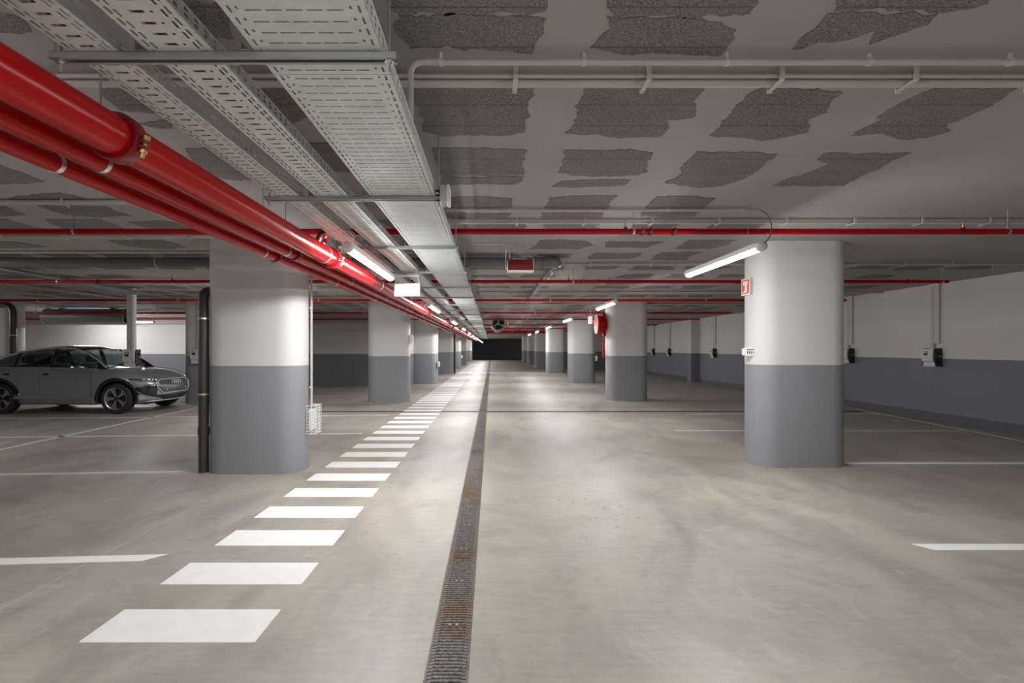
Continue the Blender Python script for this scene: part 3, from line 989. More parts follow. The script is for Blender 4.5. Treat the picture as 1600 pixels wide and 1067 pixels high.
# ================================================================== TUBE LAMPS
def lamp_meshes(Ln=1.5):
    d = MB()
    prof = [(-.036, -.010), (-.032, -.026), (-.018, -.040), (0, -.045), (.018, -.040), (.032, -.026), (.036, -.010)]
    a = [(x, .05, z) for x, z in prof]; b = [(x, Ln - .05, z) for x, z in prof]
    d.add(a + b, [(i, i + 1, 8 + i, 7 + i) for i in range(6)], 0, True)
    body = MB().bbox(-.054, .054, .045, Ln - .045, -.0145, .034, .012)
    cap = MB()
    for y0, y1 in ((0, .055),):
        cap.lathe([(.022, y0), (.046, y0 + .012), (.046, y1)], (0, 0, -.002), 'Y', 16, 0, True)
    return d.mesh('diffuser', M['lamp' if Ln < 1.7 else 'lamp_tray']), body.mesh('lamp_body', M['white_plastic']), cap.mesh('end_cap', M['white_plastic'])


LAMPM = {L: lamp_meshes(L) for L in (1.62, 1.76)}


def tube_lamp(x, y, z, label, group, top=ZC, rz=0.0, Ln=1.62):
    LD, LB, LCAP = LAMPM[Ln]
    r = thing('tube_lamp', label, 'lamp', (x, y, z), rz, group)
    inst('diffuser', LD, r); inst('lamp_body', LB, r)
    inst('end_cap', LCAP, r); inst('end_cap', LCAP, r, (0, Ln, 0), (0, 0, pi))
    for yy in (.25, Ln - .25):
        MB().tube([(0, yy, .032), (0, yy, top - z + .002)], .0014, 5).build('suspension_wire', M['rod'], r)
    return r


GR, GL = 'lamps of the right lamp row', 'lamps of the left lamp row under the trays'
XRL, ZRL = 2.40, H + .915
for k in range(-2, 6):
    y = 4.18 + 4.95 * k
    lab = ('%s glowing tube lamp of the right row, counted from the camera' % ORD[k]) if k >= 0 else 'tube lamp of the right row, %s behind the camera' % ORD[-1 - k]
    L_ = tube_lamp(XRL, y, ZRL, lab, GR)
    if k == 0:
        MB().tube(smooth_path([(.16, .54, .47), (.215, .46, .45), (.235, .34, .36), (.20, .22, .24), (.10, .07, .10), (.0, -.02, .012)]), .0055, 8).build('power_cord', M['green'], L_)
    elif k > 0:
        MB().tube([(0, -.02, .02), (-.01, -.02, .25), (-.1, .2, 1.38 - .915)], .006, 6).build('power_cord', M['rod'], L_)
XLL, ZLL = -1.215, H + .862
for k in range(-2, 12):
    y = 3.97 + 5.2 * k
    lab = ('%s glowing tube lamp under the cable trays, counted from the camera' % ORD[k]) if k >= 0 else 'tube lamp under the cable trays, %s behind the camera' % ORD[-1 - k]
    L_ = tube_lamp(XLL, y, ZLL, lab, GL, TRAY_Z if k < 8 else ZC, 0, 1.76)
    if k >= 0:
        for dx in (-.03, .03):
            MB().tube([(dx * .6, .03, .03), (dx * 2.2, .0, .07), (dx, -.03, .11), (dx * .4, .02, .130)], .004, 6).build('power_cord', M['white_plastic'], L_)
tube_lamp(-14.0, 17.4, H + 1.0, 'tube lamp in the left bays near the back wall, beyond the grey car', None, ZC, -pi / 2)
tube_lamp(-5.2, 9.7, H + 1.15, 'added tube lamp over the left bays, unseen behind the nearest left column', None, ZC, 0)  # added where it stays unseen, brightens the left wall and second column
tube_lamp(-5.4, -1.2, H + 1.15, 'added unseen tube lamp over the left bays behind the camera', None, ZC, 0)  # added out of view to lift the left foreground floor
tube_lamp(-16.4, 18.3, H + 1.15, 'added tube lamp by the left back wall, unseen behind the long grey jet fan', None, ZC, -pi / 2)  # added out of sight to brighten the wall behind the car
tube_lamp(-17.8, 12.2, H + 1.15, 'added tube lamp at the far left of the bays, outside the picture', None, ZC, 0)  # added out of view for more light in the left bays
tube_lamp(-9.8, 5.0, H + .95, 'added tube lamp in the left bays beyond the left edge of the picture', None, ZC, 0)  # unseen added lamp, set close to light the car's near side


# ================================================================== SIGNS, BOXES, PANELS
sg = thing('box_sign', 'blank white box sign hanging from a tray strut near the lit lamp', 'sign', (-1.085, 6.10, H + .675))
MB().bbox(-.165, .165, -.03, .03, 0, .168, .006).build('sign_box', M['white_paint'], sg)
MB().box(-.152, .152, -.0325, -.0302, .013, .155).build('lit_face', M['sign_lit'], sg)
MB().bbox(-.15, .15, -.022, .022, .252, .277, .004).build('top_rail', M['white_plastic'], sg)
for x in (-1, 1):
    MB().tube([(x * .155, 0, .165), (x * .132, 0, .262)], .007, 8).build('side_hanger', M['white_plastic'], sg)

pn = thing('alarm_panel', 'dark red alarm panel with white frame hanging from the ceiling above the aisle', 'panel', (.385, 6.30, 2.565))
b = MB(); rs = []
for xx, ins in ((-.165, .02), (-.15, 0), (.15, 0), (.165, .02)):
    rs.append([(xx, -.055 + ins, .022 + ins), (xx, -.065 + ins, .09), (xx, -.05 + ins, .165 - ins), (xx, .05 - ins, .165 - ins), (xx, .065 - ins, .09), (xx, .055 - ins, .022 + ins)])
b.rings(rs, 0, False).build('red_face', M['panel_red'], pn)
MB().bbox(-.178, .172, -.07, .07, 0, .022, .006).build('bottom_frame', M['white_plastic'], pn)
MB().bbox(-.178, -.166, -.05, .06, .0, .15, .006).bbox(.165, .172, -.04, .06, .0, .09, .003).build('side_frame', M['white_plastic'], pn)
MB().bbox(-.115, .085, -.03, .03, .163, .185, .004).build('mounting_bar', M['steel'], pn)
for x in (-.09, .06): MB().tube([(x, 0, .18), (x, 0, ZC - 2.565 + .003)], .004, 8).build('hanging_rod', M['rod'], pn)
MB().tube(fillet([(-.62, .02, .385), (-.175, .02, .385), (-.145, .02, .30), (-.145, .02, .16)], .07, 6), .009, 8).build('feed_conduit', M['conduit'], pn)
MB().tube(fillet([(-.19, .0, .30), (-.195, 0, .22), (-.195, 0, .06), (-.17, 0, .02)], .03, 4), .006, 6).build('feed_cable', M['white_plastic'], pn)

jb = thing('junction_box', 'pale junction box on the right end of the second tray strut', 'box', (-.292, 3.09, H + .94))
MB().bbox(-.04, .0, -.06, .06, 0, .115, .008).build('box_body', M['conduit'], jb)
MB().bbox(0, .022, -.063, .063, -.004, .119, .008).build('box_lid', M['white_plastic'], jb)
for z in (.03, .06, .09): MB().tube([(-.075, 0, z), (-.035, 0, z)], [.007, .011], 8).build('cable_gland', M['black_plastic'], jb)

# fire hose sign on the nearest right column
sg = thing('fire_hose_sign', 'red and cream fire hose sign on the side of the nearest right column', 'sign', (3.455, 6.335, 2.28))
MB().box(0, .03, 0, .215, 0, .225).build('sign_plate', M['sign_cream'], sg)
MB().box(-.0015, 0, .018, .197, .018, .207).build('red_field', M['sign_red'], sg)
MB().add([(-.003, .215 - y, z) for y, z in ((.17, .19), (.05, .19), (.05, .14), (.09, .14), (.09, .055), (.055, .055), (.055, .03), (.15, .03), (.15, .13), (.165, .145))], [tuple(range(10))]).build('hose_pictogram', M['sign_cream'], sg)
MB().box(0, .03, -.0015, 0, 0, .225).build('plate_edge', M['conduit'], sg)

bx = thing('number_box', 'small off-white box with black marks on the nearest right column', 'box', (3.40, 6.33, 1.45))
MB().bbox(0, .13, 0, .06, .0, .115, .01).build('box_body', M['white_paint'], bx)
MB().bbox(-.03, .006, .005, .055, .01, .108, .012).build('end_cap', M['white_paint'], bx)
MB().add([(.09, .0, .0), (.13, .0, .0), (.142, .0, -.035), (.09, .05, .0), (.13, .05, .0), (.142, .05, -.035)], [(0, 1, 2), (3, 5, 4), (0, 2, 5, 3), (1, 4, 5, 2), (0, 3, 4, 1)]).build('cable_boot', M['white_paint'], bx)
MB().box(.012, .118, -.002, 0, .086, .098).build('black_strip', M['ink'], bx)
for k in range(4): MB().box(.014 + k * .029, .026 + k * .029, -.002, 0, .036, .07).build('black_mark', M['ink'], bx)

# conduit and caged box on the nearest left column
cn = thing('wall_conduit', 'thin pale conduit up the right side of the nearest left column', 'conduit', (-2.345, 6.16, 0))
MB().tube([(0, 0, .50), (0, 0, 2.60)], .012, 8).tube([(-.012, .05, .80), (-.012, .05, 2.60)], .012, 8).build('tube', M['conduit'], cn)
for z in (1.05, 2.08): MB().bbox(-.022, .014, -.018, .018, z - .01, z + .01, .003).build('saddle_clip', M['clip'], cn)
cg = thing('caged_socket', 'white wire cage over a socket low on the nearest left column', 'socket', (-2.36, 6.06, .46))
MB().bbox(.0, .05, .04, .18, .04, .31, .01).build('socket_box', M['white_plastic'], cg)
wire = MB()
for z in [.0 + .04 * k for k in range(10)]:
    wire.tube([(-.01, 0, z), (.10, 0, z), (.10, .22, z), (-.01, .22, z)], .0032, 5)
for yy in (0, .055, .11, .165, .22): wire.tube([(.10, yy, 0), (.10, yy, .36)], .0032, 5)
for xx in (0, .05): wire.tube([(xx, 0, 0), (xx, 0, .36)], .0032, 5)
for zz in (0, .36): wire.tube([(.0, .07, zz), (.1, .07, zz)], .0032, 5).tube([(.0, .15, zz), (.1, .15, zz)], .0032, 5)
wire.build('wire_cage', M['white_plastic'], cg)
for xx, yy, zz, lab in ((-2.36, 13.85, 1.72, 'small white box on the second column of the left row'),
                        (-2.36, 20.95, .75, 'white box low on the third column of the left row'),
                        (-2.36, 37.2, .8, 'white box low on the fifth column of the left row'),
                        (4.75, 21.6, 1.0, 'small pale bracket box on the third column of the right row')):
    o = thing('switch_box', lab, 'box', (xx, yy, zz))
    MB().bbox(-.03, .06, -.06, .06, 0, .24, .012).build('box_body', M['white_plastic'], o)
    MB().bbox(.055, .07, -.05, .05, .03, .21, .006).build('box_lid', M['white_plastic'], o)

# hose reel on the second right column
hr = thing('hose_reel', 'red fire hose reel on the left side of the second right column', 'hose reel', (3.445, 14.42, 2.29))
MB().lathe([(.0005, -.27), (.262, -.268)], (0, 0, 0), 'X', 32).build('reel_disc', M['red'], hr)
MB().lathe([(.268, -.262), (.274, -.272), (.285, -.268), (.285, -.25), (.25, -.245)], (0, 0, 0), 'X', 32).build('reel_rim', M['clip'], hr)
MB().lathe([(.0005, -.04), (.285, -.04), (.29, -.05), (.285, -.06), (.25, -.065)], (0, 0, 0), 'X', 32).build('reel_disc', M['red'], hr)
for k in range(5):
    MB().lathe([(.235, -.035), (.262, -.018), (.27, 0), (.262, .018), (.235, .035)], (-.085 - .038 * k, 0, 0), 'X', 32).build('hose_winding', M['red'], hr)
MB().tube([(-.24, 0, 0), (.02, 0, 0)], .235, 24).build('drum', M['red'], hr)
MB().bbox(-.05, .02, -.04, .04, -.36, .36, .008).build('bracket', M['red'], hr)
MB().tube(fillet([(-.03, -.02, .33), (-.10, -.02, .36), (-.25, -.02, .35), (-.25, -.02, .51)], .05), .02, 10).build('feed_pipe', M['red'], hr)
MB().tube(fillet([(-.12, 0, -.24), (-.10, -.03, -.36), (-.05, -.04, -.45), (-.05, -.04, -.72)], .06), .020, 10).build('hose_end', M['red'], hr)
MB().lathe([(.035, -.55), (.035, -.50), (.018, -.48)], (-.05, -.04, 0), 'Z', 12, 0, True).bbox(-.13, -.02, -.05, -.03, -.50, -.485, .005).build('stop_valve', M['black_plastic'], hr)
MB().lathe([(.018, -1.02), (.035, -1.0), (.04, -.80), (.02, -.70)], (-.04, -.04, 0), 'Z', 12, 0, True).build('nozzle', M['red'], hr)
o = thing('hose_reel_sign', 'small white box beside the red hose reel', 'sign', (3.05, 14.9, 2.34))
MB().bbox(0, .13, 0, .03, 0, .24, .006).build('sign_plate', M['white_plastic'], o)
MB().tube([(.065, .015, .23), (.065, .015, ZC - 2.34 + .003)], .005, 6).build('hanging_rod', M['rod'], o)


# ================================================================== JET FANS
def jet_fan(label, loc, rz, Ln=2.5, R=.29):
    r = thing('jet_fan', label, 'fan', loc, rz)
    MB().lathe([(R * .86, .0), (R, -.02), (R * 1.03, .06), (R * .96, .14), (R * .96, Ln - .14), (R * 1.03, Ln - .06), (R, Ln), (R * .86, Ln)], (0, 0, 0), 'Y', 32).build('housing', M['fan_dark'], r)
    MB().lathe([(R * .86, .0), (R * .86, .35)], (0, 0, 0), 'Y', 32).lathe([(R * .86, Ln - .35), (R * .86, Ln)], (0, 0, 0), 'Y', 32).build('duct_liner', M['fan_blade'], r)
    MB().lathe([(R * .97, -.004), (R * 1.05, -.012), (R * 1.05, .01)], (0, 0, 0), 'Y', 32).build('inlet_ring', M['galv'], r)
    MB().lathe([(R * .97, Ln + .004), (R * 1.05, Ln + .012), (R * 1.05, Ln - .01)], (0, 0, 0), 'Y', 32).build('inlet_ring', M['galv'], r)
    MB().lathe([(.0005, .10), (R * .22, .13), (R * .28, .2), (R * .28, .42)], (0, 0, 0), 'Y', 20).build('hub', M['fan_dark'], r)
    for k in range(6):
        a = 2 * pi * k / 6 + .3
        ca, sa = cos(a), sin(a)
        vs = []
        for rr, wdt, tw in ((R * .25, .07, .5), (R * .55, .09, .35), (R * .84, .10, .25)):
            for q in (-1, 1):
                t = q * wdt
                vs.append((ca * rr - sa * t * cos(tw), .22 + t * sin(tw), sa * rr + ca * t * cos(tw)))
        vs += [(x, y + .012, z) for x, y, z in vs]
        MB().add(vs, [(0, 1, 3, 2), (2, 3, 5, 4), (6, 8, 9, 7), (8, 10, 11, 9), (0, 2, 8, 6), (2, 4, 10, 8), (1, 7, 9, 3), (3, 9, 11, 5), (4, 5, 11, 10)], 0, True).build('fan_blade', M['fan_blade'], r)
    for k in range(3):
        a = pi / 2 + 2 * pi * k / 3
        MB().tube([(R * .2 * cos(a), .06, R * .2 * sin(a)), (R * .98 * cos(a), .06, R * .98 * sin(a))], .014, 6).build('motor_strut', M['galv'], r)
    MB().lathe([(.0005, .05), (.03, .045), (.03, .07)], (0, 0, 0), 'Y', 10).build('hub_cap', M['steel'], r)
    for y in (.5, Ln - .5):
        MB().bbox(-.15, .15, y - .02, y + .02, R * .9, R * 1.06, .005).tube([(-.13, y, R), (-.13, y, ZC - loc[2])], .008, 8).tube([(.13, y, R), (.13, y, ZC - loc[2])], .008, 8).build('mounting_bracket', M['rod'], r)
    return r


jet_fan('round black jet fan hung high in the middle of the aisle', (.295, 20.2, H + 1.08), 0)
jet_fan('long grey jet fan hung above the grey car', (-12.5, 16.3, H + 1.11), pi / 2, 2.75, .275)
o = thing('warning_beacon', 'small orange warning beacon right of the jet fan in the aisle', 'beacon', (.67, 20.3, H + 1.0))
MB().lathe([(.05, 0), (.06, .03), (.05, .12), (.02, .16), (.0005, .165)], (0, 0, 0), 'Z', 14).build('dome', M['orange'], o)
MB().lathe([(.045, .0), (.045, -.03)], (0, 0, 0), 'Z', 14, 0, True).build('base', M['black_plastic'], o)
MB().tube([(0, 0, .16), (0, 0, ZC - H - 1.0 + .003)], .006, 6).build('hanging_rod', M['rod'], o)


# ================================================================== CHARGERS
def charger_parts():
    """faces -Y, back on y = 0, origin at bottom centre"""
    out = []
    b = MB()
    prof = [(-.13, 0), (-.135, .09), (-.175, .13), (-.185, .20), (-.18, .375), (-.165, .39), (0, .39), (0, 0)]
    rs = []
    for x in (-.135, .135):
        rs.append([(x, y, z) for y, z in prof])
    b.rings(rs, 0, False)
    out.append(('housing', b.mesh('housing', M['charger'])))
    s = MB()
    pr = [(-.12, .01), (-.16, .12), (-.168, .2), (-.155, .37), (-.13, .40), (-.01, .40), (-.01, .01)]
    s.rings([[(x, y, z) for y, z in pr] for x in (.136, .165)], 0, False)
    s.lathe([(.0005, .195), (.028, .195), (.034, .185), (.034, .16)], (0, -.07, .29), 'X', 14).lathe([(.0005, .185), (.02, .185), (.024, .16)], (0, -.075, .17), 'X', 12).lathe([(.0005, .185), (.02, .185), (.024, .16)], (0, -.07, .08), 'X', 12)
    out.append(('socket_side', s.mesh('socket_side', M['black_plastic'])))
    s2 = MB(); s2.rings([[(x, y, z) for y, z in pr] for x in (-.148, -.136)], 0, False)
    out.append(('side_cover', s2.mesh('side_cover', M['black_plastic'])))
    out.append(('display', MB().bbox(-.075, .015, -.188, -.178, .24, .335, .003).mesh('display', M['black_plastic'])))
    out.append(('display_light', MB().box(-.062, .0, -.190, -.187, .295, .322).mesh('display_light', M['glassy'])))
    out.append(('socket_latch', MB().bbox(.165, .20, -.09, -.06, .215, .235, .003).mesh('socket_latch', M['steel'])))
    return out


CH = charger_parts()
TRK = MB().bbox(-.055, .055, -.06, -.005, .0, 1.20, .004).mesh('cable_trunking', M['conduit'])


def charger(label, loc, rz, trunk=1, wide=0):
    r = thing('ev_charger', label, 'charger', loc, rz, 'wall chargers')
    for n, me in CH: inst(n, me, r)
    top = ZC - loc[2]
    if trunk == 1:
        MB().bbox(-.075, -.004, -.05, -.003, .38, top - .03, .003).build('cable_trunking', M['conduit'], r)
        MB().bbox(.0, .13, -.045, -.003, .50, top - .03, .003).build('cable_trunking', M['conduit'], r)
        MB().tube([(.0, -.03, .38), (.0, -.03, .55)], .012, 8).build('cable', M['conduit'], r)
        MB().box(-.085, .14, -.055, -.003, top - .05, top).build('trunking_cap', M['clip'], r)
    elif trunk == 2:
        MB().bbox(-.175, -.035, .0, .12, .0, top, .004).build('cable_trunking', M['conduit'], r)
        MB().bbox(-.040, -.015, .02, .10, .0, top - .05, .004).build('trunking_lid', M['clip'], r)
    else:
        for dx in (-.03, .03): MB().tube([(dx, -.03, .38), (dx, -.03, top)], .013, 8).build('cable_conduit', M['conduit'], r)
    return r


for k, y in enumerate((10.3, 12.75, 20.45, 25.6, 28.1)):
    charger(['white wall charger with black side on the right wall, nearest to the camera',
             'wall charger on the right wall peeping out behind the nearest right column',
             'wall charger on the right wall just in front of the pier',
             'wall charger on the right wall just beyond the pier',
             'farthest wall charger on the right wall'][k], (XR - .001, y, 1.165), -pi / 2)
charger('wall charger on a pale ceiling post in front of the grey car bonnet', (-8.295, 10.99, 1.135), 0, 2)
charger('wall charger on the column beyond the grey car bonnet', (-8.22, 13.295, 1.14), 0, 3)


# ================================================================== CAR
def lerp_tab(tab, x):
    if x <= tab[0][0]: return tab[0][1]
    for (a, p), (b, q) in zip(tab, tab[1:]):
        if x <= b:
            t = (x - a) / (b - a); t = t * t * (3 - 2 * t) * .35 + t * .65
            return p + (q - p) * t
    return tab[-1][1]


XCc, LH, BW, PP, QQ = -.055, 2.295, .93, 8.0, 2.7
ZT = [(-2.35, 1.00), (-2.1, 1.075), (-1.6, 1.10), (-.8, 1.10), (.3, 1.085), (.95, 1.07), (1.3, 1.045), (1.7, .995), (2.05, .91), (2.24, .84)]
ZB = [(-2.35, .34), (-2.0, .28), (-1.5, .235), (1.5, .225), (2.0, .235), (2.24, .27)]
LEV = [(0.0, .075, .11), (.06, .03, .05), (.14, .006, .02), (.24, .022, .012), (.40, .030, .004), (.54, .020, 0), (.66, .004, .012), (.74, .0, .03), (.82, .012, .07), (.91, .045, .14), (.97, .085, .20), (1.0, .125, .25)]


def inset(t):
    for (a, p, q), (b, r_, s_) in zip(LEV, LEV[1:]):
        if t <= b:
            f = (t - a) / (b - a); return p + (r_ - p) * f, q + (s_ - q) * f
    return LEV[-1][1:]


def front_x(y, z, sgn=1):
    """body surface x at a height on the nose (sgn 1) or tail (-1)"""
    x = XCc + sgn * LH * .985
    for _ in range(4):
        zt, zb = lerp_tab(ZT, x), lerp_tab(ZB, x)
        t = min(1, max(0, (z - zb) / (zt - zb)))
        dy, dx = inset(t)
        v = min(.985, abs(y) / (BW - dy))
        x = XCc + sgn * (LH - dx) * (1 - v ** QQ) ** (1 / PP)
    return x


def side_y(x, z):
    zt, zb = lerp_tab(ZT, x), lerp_tab(ZB, x)
    t = min(1, max(0, (z - zb) / (zt - zb)))
    dy, dx = inset(t)
    sft = abs((x - XCc) / (LH - dx))
    return (BW - dy) * max(0, 1 - min(1, sft) ** PP) ** (1 / QQ)


def build_car(loc, rz, label):
    car = thing('car', label, 'car', loc, rz)
    # ---- body shell
    ss = [-.9 + 1.8 * k / 44 for k in range(45)]
    b9 = (1 - .9 ** PP) ** (1 / QQ)
    ends = [b9 * f for f in (.93, .85, .75, .63, .5, .36, .22, .10, .0)]
    es = [(1 - v ** QQ) ** (1 / PP) for v in ends]
    S = [-e for e in reversed(es)] + ss + es
    rows = []
    for s_ in S:
        b0 = max(0, 1 - min(1, abs(s_)) ** PP) ** (1 / QQ)
        if abs(s_) > .9999: b0 = 0.0
        pts = []
        xm = XCc + s_ * LH
        zt, zb = lerp_tab(ZT, xm), lerp_tab(ZB, xm)
        half = []
        for t, dy, dx in LEV:
            half.append((XCc + s_ * (LH - dx), (BW - dy) * b0, zb + (zt - zb) * t))
        xt, yt, z1 = half[-1]
        cap = [(xt, yt * f, z1 + .045 * (1 - f * f) * (1 - abs(s_) ** 6)) for f in (.86, .66, .44, .22)]
        mid_ = (xt, 0, z1 + .045 * (1 - abs(s_) ** 6))
        x0_, y0_, z0_ = half[0]
        right = [(x0_, 0, z0_), (x0_, y0_ * .6, z0_)] + half + cap
        ring = right + [mid_] + [(x, -y, z) for x, y, z in reversed(right[1:])]
        rows.append(ring)
    b = MB(); b.rings(rows, 0, True, False)
    me = b.mesh('body', [M['paint'], M['under']])
    bm = bmesh.new(); bm.from_mesh(me); bmesh.ops.remove_doubles(bm, verts=bm.verts, dist=1e-4)
    bmesh.ops.recalc_face_normals(bm, faces=bm.faces); bm.to_mesh(me); bm.free()
    body = inst('body', me)
    cuts = []
    for wx in (1.38, -1.38):
        for sy in (1, -1):
            c = MB(); c.tube([(wx, sy * .60, .372), (wx, sy * 1.2, .372)], .425, 40)
            c.tube([(wx, sy * .60, .10), (wx, sy * 1.2, .10)], .415, 24)
            for part in (0,):
                pass
            c1 = MB(); c1.tube([(wx, sy * .60, .372), (wx, sy * 1.2, .372)], .425, 40)
            cm = c1.mesh('cut', M['under'])
            o = inst('cut', cm); cuts.append(o)
            md = body.modifiers.new('arch', 'BOOLEAN'); md.operation = 'DIFFERENCE'; md.object = o; md.solver = 'EXACT'
            try: md.material_mode = 'TRANSFER'
            except Exception: pass
    dg = bpy.context.evaluated_depsgraph_get(); dg.update()
    nm = bpy.data.meshes.new_from_object(body.evaluated_get(dg))
    body.modifiers.clear(); body.data = nm; nm.name = 'body'
    for o in cuts: bpy.data.objects.remove(o)
    nm.polygons.foreach_set('use_smooth', [True] * len(nm.polygons))
    nm.set_sharp_from_angle(angle=radians(32))
    body.parent = car
    # ---- greenhouse
    RAIL = [(-2.05, 1.10), (-1.75, 1.25), (-1.37, 1.405), (-1.0, 1.50), (-.6, 1.555), (-.2, 1.575), (.15, 1.555), (.45, 1.475), (.75, 1.31), (1.08, 1.085)]
    TOPZ = [(-2.05, 1.135), (-1.75, 1.30), (-1.37, 1.455), (-1.0, 1.555), (-.6, 1.61), (-.2, 1.632), (.15, 1.61), (.45, 1.515), (.75, 1.345), (1.08, 1.115)]

    def rail(x): return lerp_tab(RAIL, x)
    def topz(x): return lerp_tab(TOPZ, x)
    def belt_y(x): return side_y(x, lerp_tab(ZT, x)) - .005
    def rail_y(x):
        k = (rail(x) - 1.09) / (1.575 - 1.09)
        return belt_y(x) - .035 - .17 * max(0, k)

    def side_pt(x, f, sy, out=0.0):
        zb_ = lerp_tab(ZT, x) - .01; zr = max(rail(x), zb_ + .001)
        y_ = belt_y(x) + (rail_y(x) - belt_y(x)) * f
        bul = .018 * sin(pi * f)
        return (x, sy * (y_ + bul + out), zb_ + (zr - zb_) * f)

    def top_pt(x, f, out=0.0):       # f -1..1
        zr = max(rail(x), lerp_tab(ZT, x) - .005)
        return (x, f * rail_y(x), zr + (topz(x) - zr) * (1 - abs(f) ** 2.2) + out)

    def patch(fn, us, vs, name, m, parent, thick=.006):
        g = MB(); P = [fn(u, v) for u in us for v in vs]; n = len(vs)
        g.add(P, [(i * n + j, i * n + j + 1, (i + 1) * n + j + 1, (i + 1) * n + j) for i in range(len(us) - 1) for j in range(n - 1)], 0, True)
        o = g.build(name, m, parent)
        md = o.modifiers.new('sheet', 'SOLIDIFY'); md.thickness = thick; md.offset = 0
        return o

    lin = lambda a, b_, n: [a + (b_ - a) * k / n for k in range(n + 1)]
    patch(lambda x, f: top_pt(x, f), lin(-1.15, .33, 22), lin(-1, 1, 12), 'roof', M['gloss_black'], car, .02)
    patch(lambda x, f: top_pt(x, f), lin(.33, 1.07, 14), lin(-.94, .94, 12), 'windscreen', M['screen'], car)
    patch(lambda x, f: top_pt(x, f), lin(-2.02, -1.15, 12), lin(-.93, .93, 12), 'rear_window', M['glass'], car)
    for sy in (-1, 1):
        for nm_, a, b_ in (('side_window', -.20, .86), ('side_window', -1.10, -.28), ('quarter_window', -1.62, -1.16)):
            patch(lambda x, f: side_pt(x, f, sy), lin(a, b_, 16), lin(.03, .93, 6), nm_, M['glass'], car)
        for a, b_ in ((-.29, -.19), (-1.18, -1.09), (-2.03, -1.60)):
            patch(lambda x, f: side_pt(x, f, sy, .001), lin(a, b_, 6), lin(0, 1, 6), 'pillar', M['gloss_black'], car, .012)
        patch(lambda x, f: side_pt(x, f, sy, .001), lin(.84, 1.08, 6), lin(0, 1, 5), 'mirror_base', M['gloss_black'], car, .01)
        tp = [side_pt(x, 1.0, sy, .006) for x in lin(-2.0, 1.07, 40)]
        MB().tube(tp, .021, 8).build('window_trim', M['chrome'], car)
        tp = [side_pt(x, .02, sy, .008) for x in lin(-1.62, .90, 20)]
        MB().tube(tp, .009, 6).build('belt_trim', M['chrome'], car)
        tp = [top_pt(x, sy * .97, .0) for x in lin(.30, 1.08, 12)]
        MB().tube(tp, .025, 8).build('windscreen_pillar', M['gloss_black'], car)
        tp = [top_pt(x, sy * .965, .0) for x in lin(-2.03, -1.1, 12)]
        MB().tube(tp, .03, 8).build('rear_pillar', M['gloss_black'], car)
        # ---- mirrors
        mo = MB(); rs = []
        for k, (yy, sc_) in enumerate(((.86, .35), (.90, .85), (.98, 1.0), (1.04, .95), (1.07, .6))):
            rs.append([(.52 + sc_ * (.10 * cos(a) + .02), sy * yy, 1.165 + sc_ * .062 * sin(a) + .012 * (yy - .86) / .2) for a in [2 * pi * q / 16 for q in range(16)]])
        mm = mo.rings(rs, 0, True, True).build('mirror', M['gloss_black'], car)
        MB().tube([(.66, sy * .80, 1.10), (.58, sy * .90, 1.15)], .022, 8).build('mirror_stalk', M['gloss_black'], mm)
        MB().tube([(.44, sy * .90, 1.128), (.60, sy * .93, 1.124), (.64, sy * 1.0, 1.13), (.56, sy * 1.055, 1.142)], .010, 6).build('mirror_trim', M['chrome'], mm)
        # ---- doors: shut lines, handles, lower crease
        for xs_ in (.80, -.42, -1.16):
            pts = [(xs_ + (.0 if xs_ > -1 else .12 * max(0, (.75 - z)) ), sy * (side_y(xs_, z) + .0005), z) for z in lin(.29, 1.06, 14)]
            MB().tube(pts, .0042, 5).build('door_gap', M['under'], car)
        for xs_ in (-.27, -1.20):
            o = MB(); ys_ = side_y(xs_, .945)
            o.lathe([(.0005, -.088), (.012, -.08), (.021, -.05), (.023, 0), (.021, .05), (.012, .08), (.0005, .088)], (xs_, sy * (ys_ + .004), .945), 'X', 12)
            o.build('door_handle', M['gloss_black'], car)
        us = lin(-1.0, .80, 24)
        patch(lambda x, f: (x, sy * (side_y(x, .36 + .085 * f) + .001 + .055 * (1 - f) ** 1.3), .365 + (.105 - .07 * (x + 1.0) / 1.8) * f - .02 * f * (x + 1) / 1.8), us, lin(0, 1, 4), 'door_crease', M['paint'], car, .008)
        us = lin(-.92, .92, 20)
        patch(lambda x, f: (x, sy * (side_y(x, .225 + .075 * f) + .006), .222 + .075 * f), us, lin(0, 1, 3), 'sill_cladding', M['paint'], car, .01)
        # ---- arch cladding
        for wx in (1.38, -1.38):
            g = MB(); P = []
            A = lin(-14, 194, 34)
            for a in A:
                for rr, off in ((.425, -.05), (.427, .012), (.445, .02), (.482, .014), (.488, .0)):
                    px, pz = wx + rr * cos(radians(a)), .372 + rr * sin(radians(a))
                    P.append((px, sy * (max(side_y(px, max(pz, .27)), .84) + off), pz))
            n = 5
            g.add(P, [(i * n + j, i * n + j + 1, (i + 1) * n + j + 1, (i + 1) * n + j) for i in range(len(A) - 1) for j in range(n - 1)], 0, True)
            g.build('arch_cladding', M['gloss_black'], car)
        # ---- headlights
        o = patch(lambda u, v: (front_x(sy * u, .80 - (.045 - .02 * (u - .5) / .38) * v + .03 * (u - .5) / .38) + .006, sy * u, .805 - (.075 - .03 * (u - .5) / .38) * v + .035 * (u - .5) / .38), lin(.50, .885, 10), lin(0, 1, 4), 'headlight', M['headlight'], car, .012)
        for u0 in (.53, .60, .67, .74):
            patch(lambda u, v: (front_x(sy * u, .79) + .016, sy * u, .812 - .05 * v + .035 * (u - .5) / .38), lin(u0, u0 + .045, 3), lin(.1, .9, 2), 'lamp_segment', M['lens_white'], o, .004)
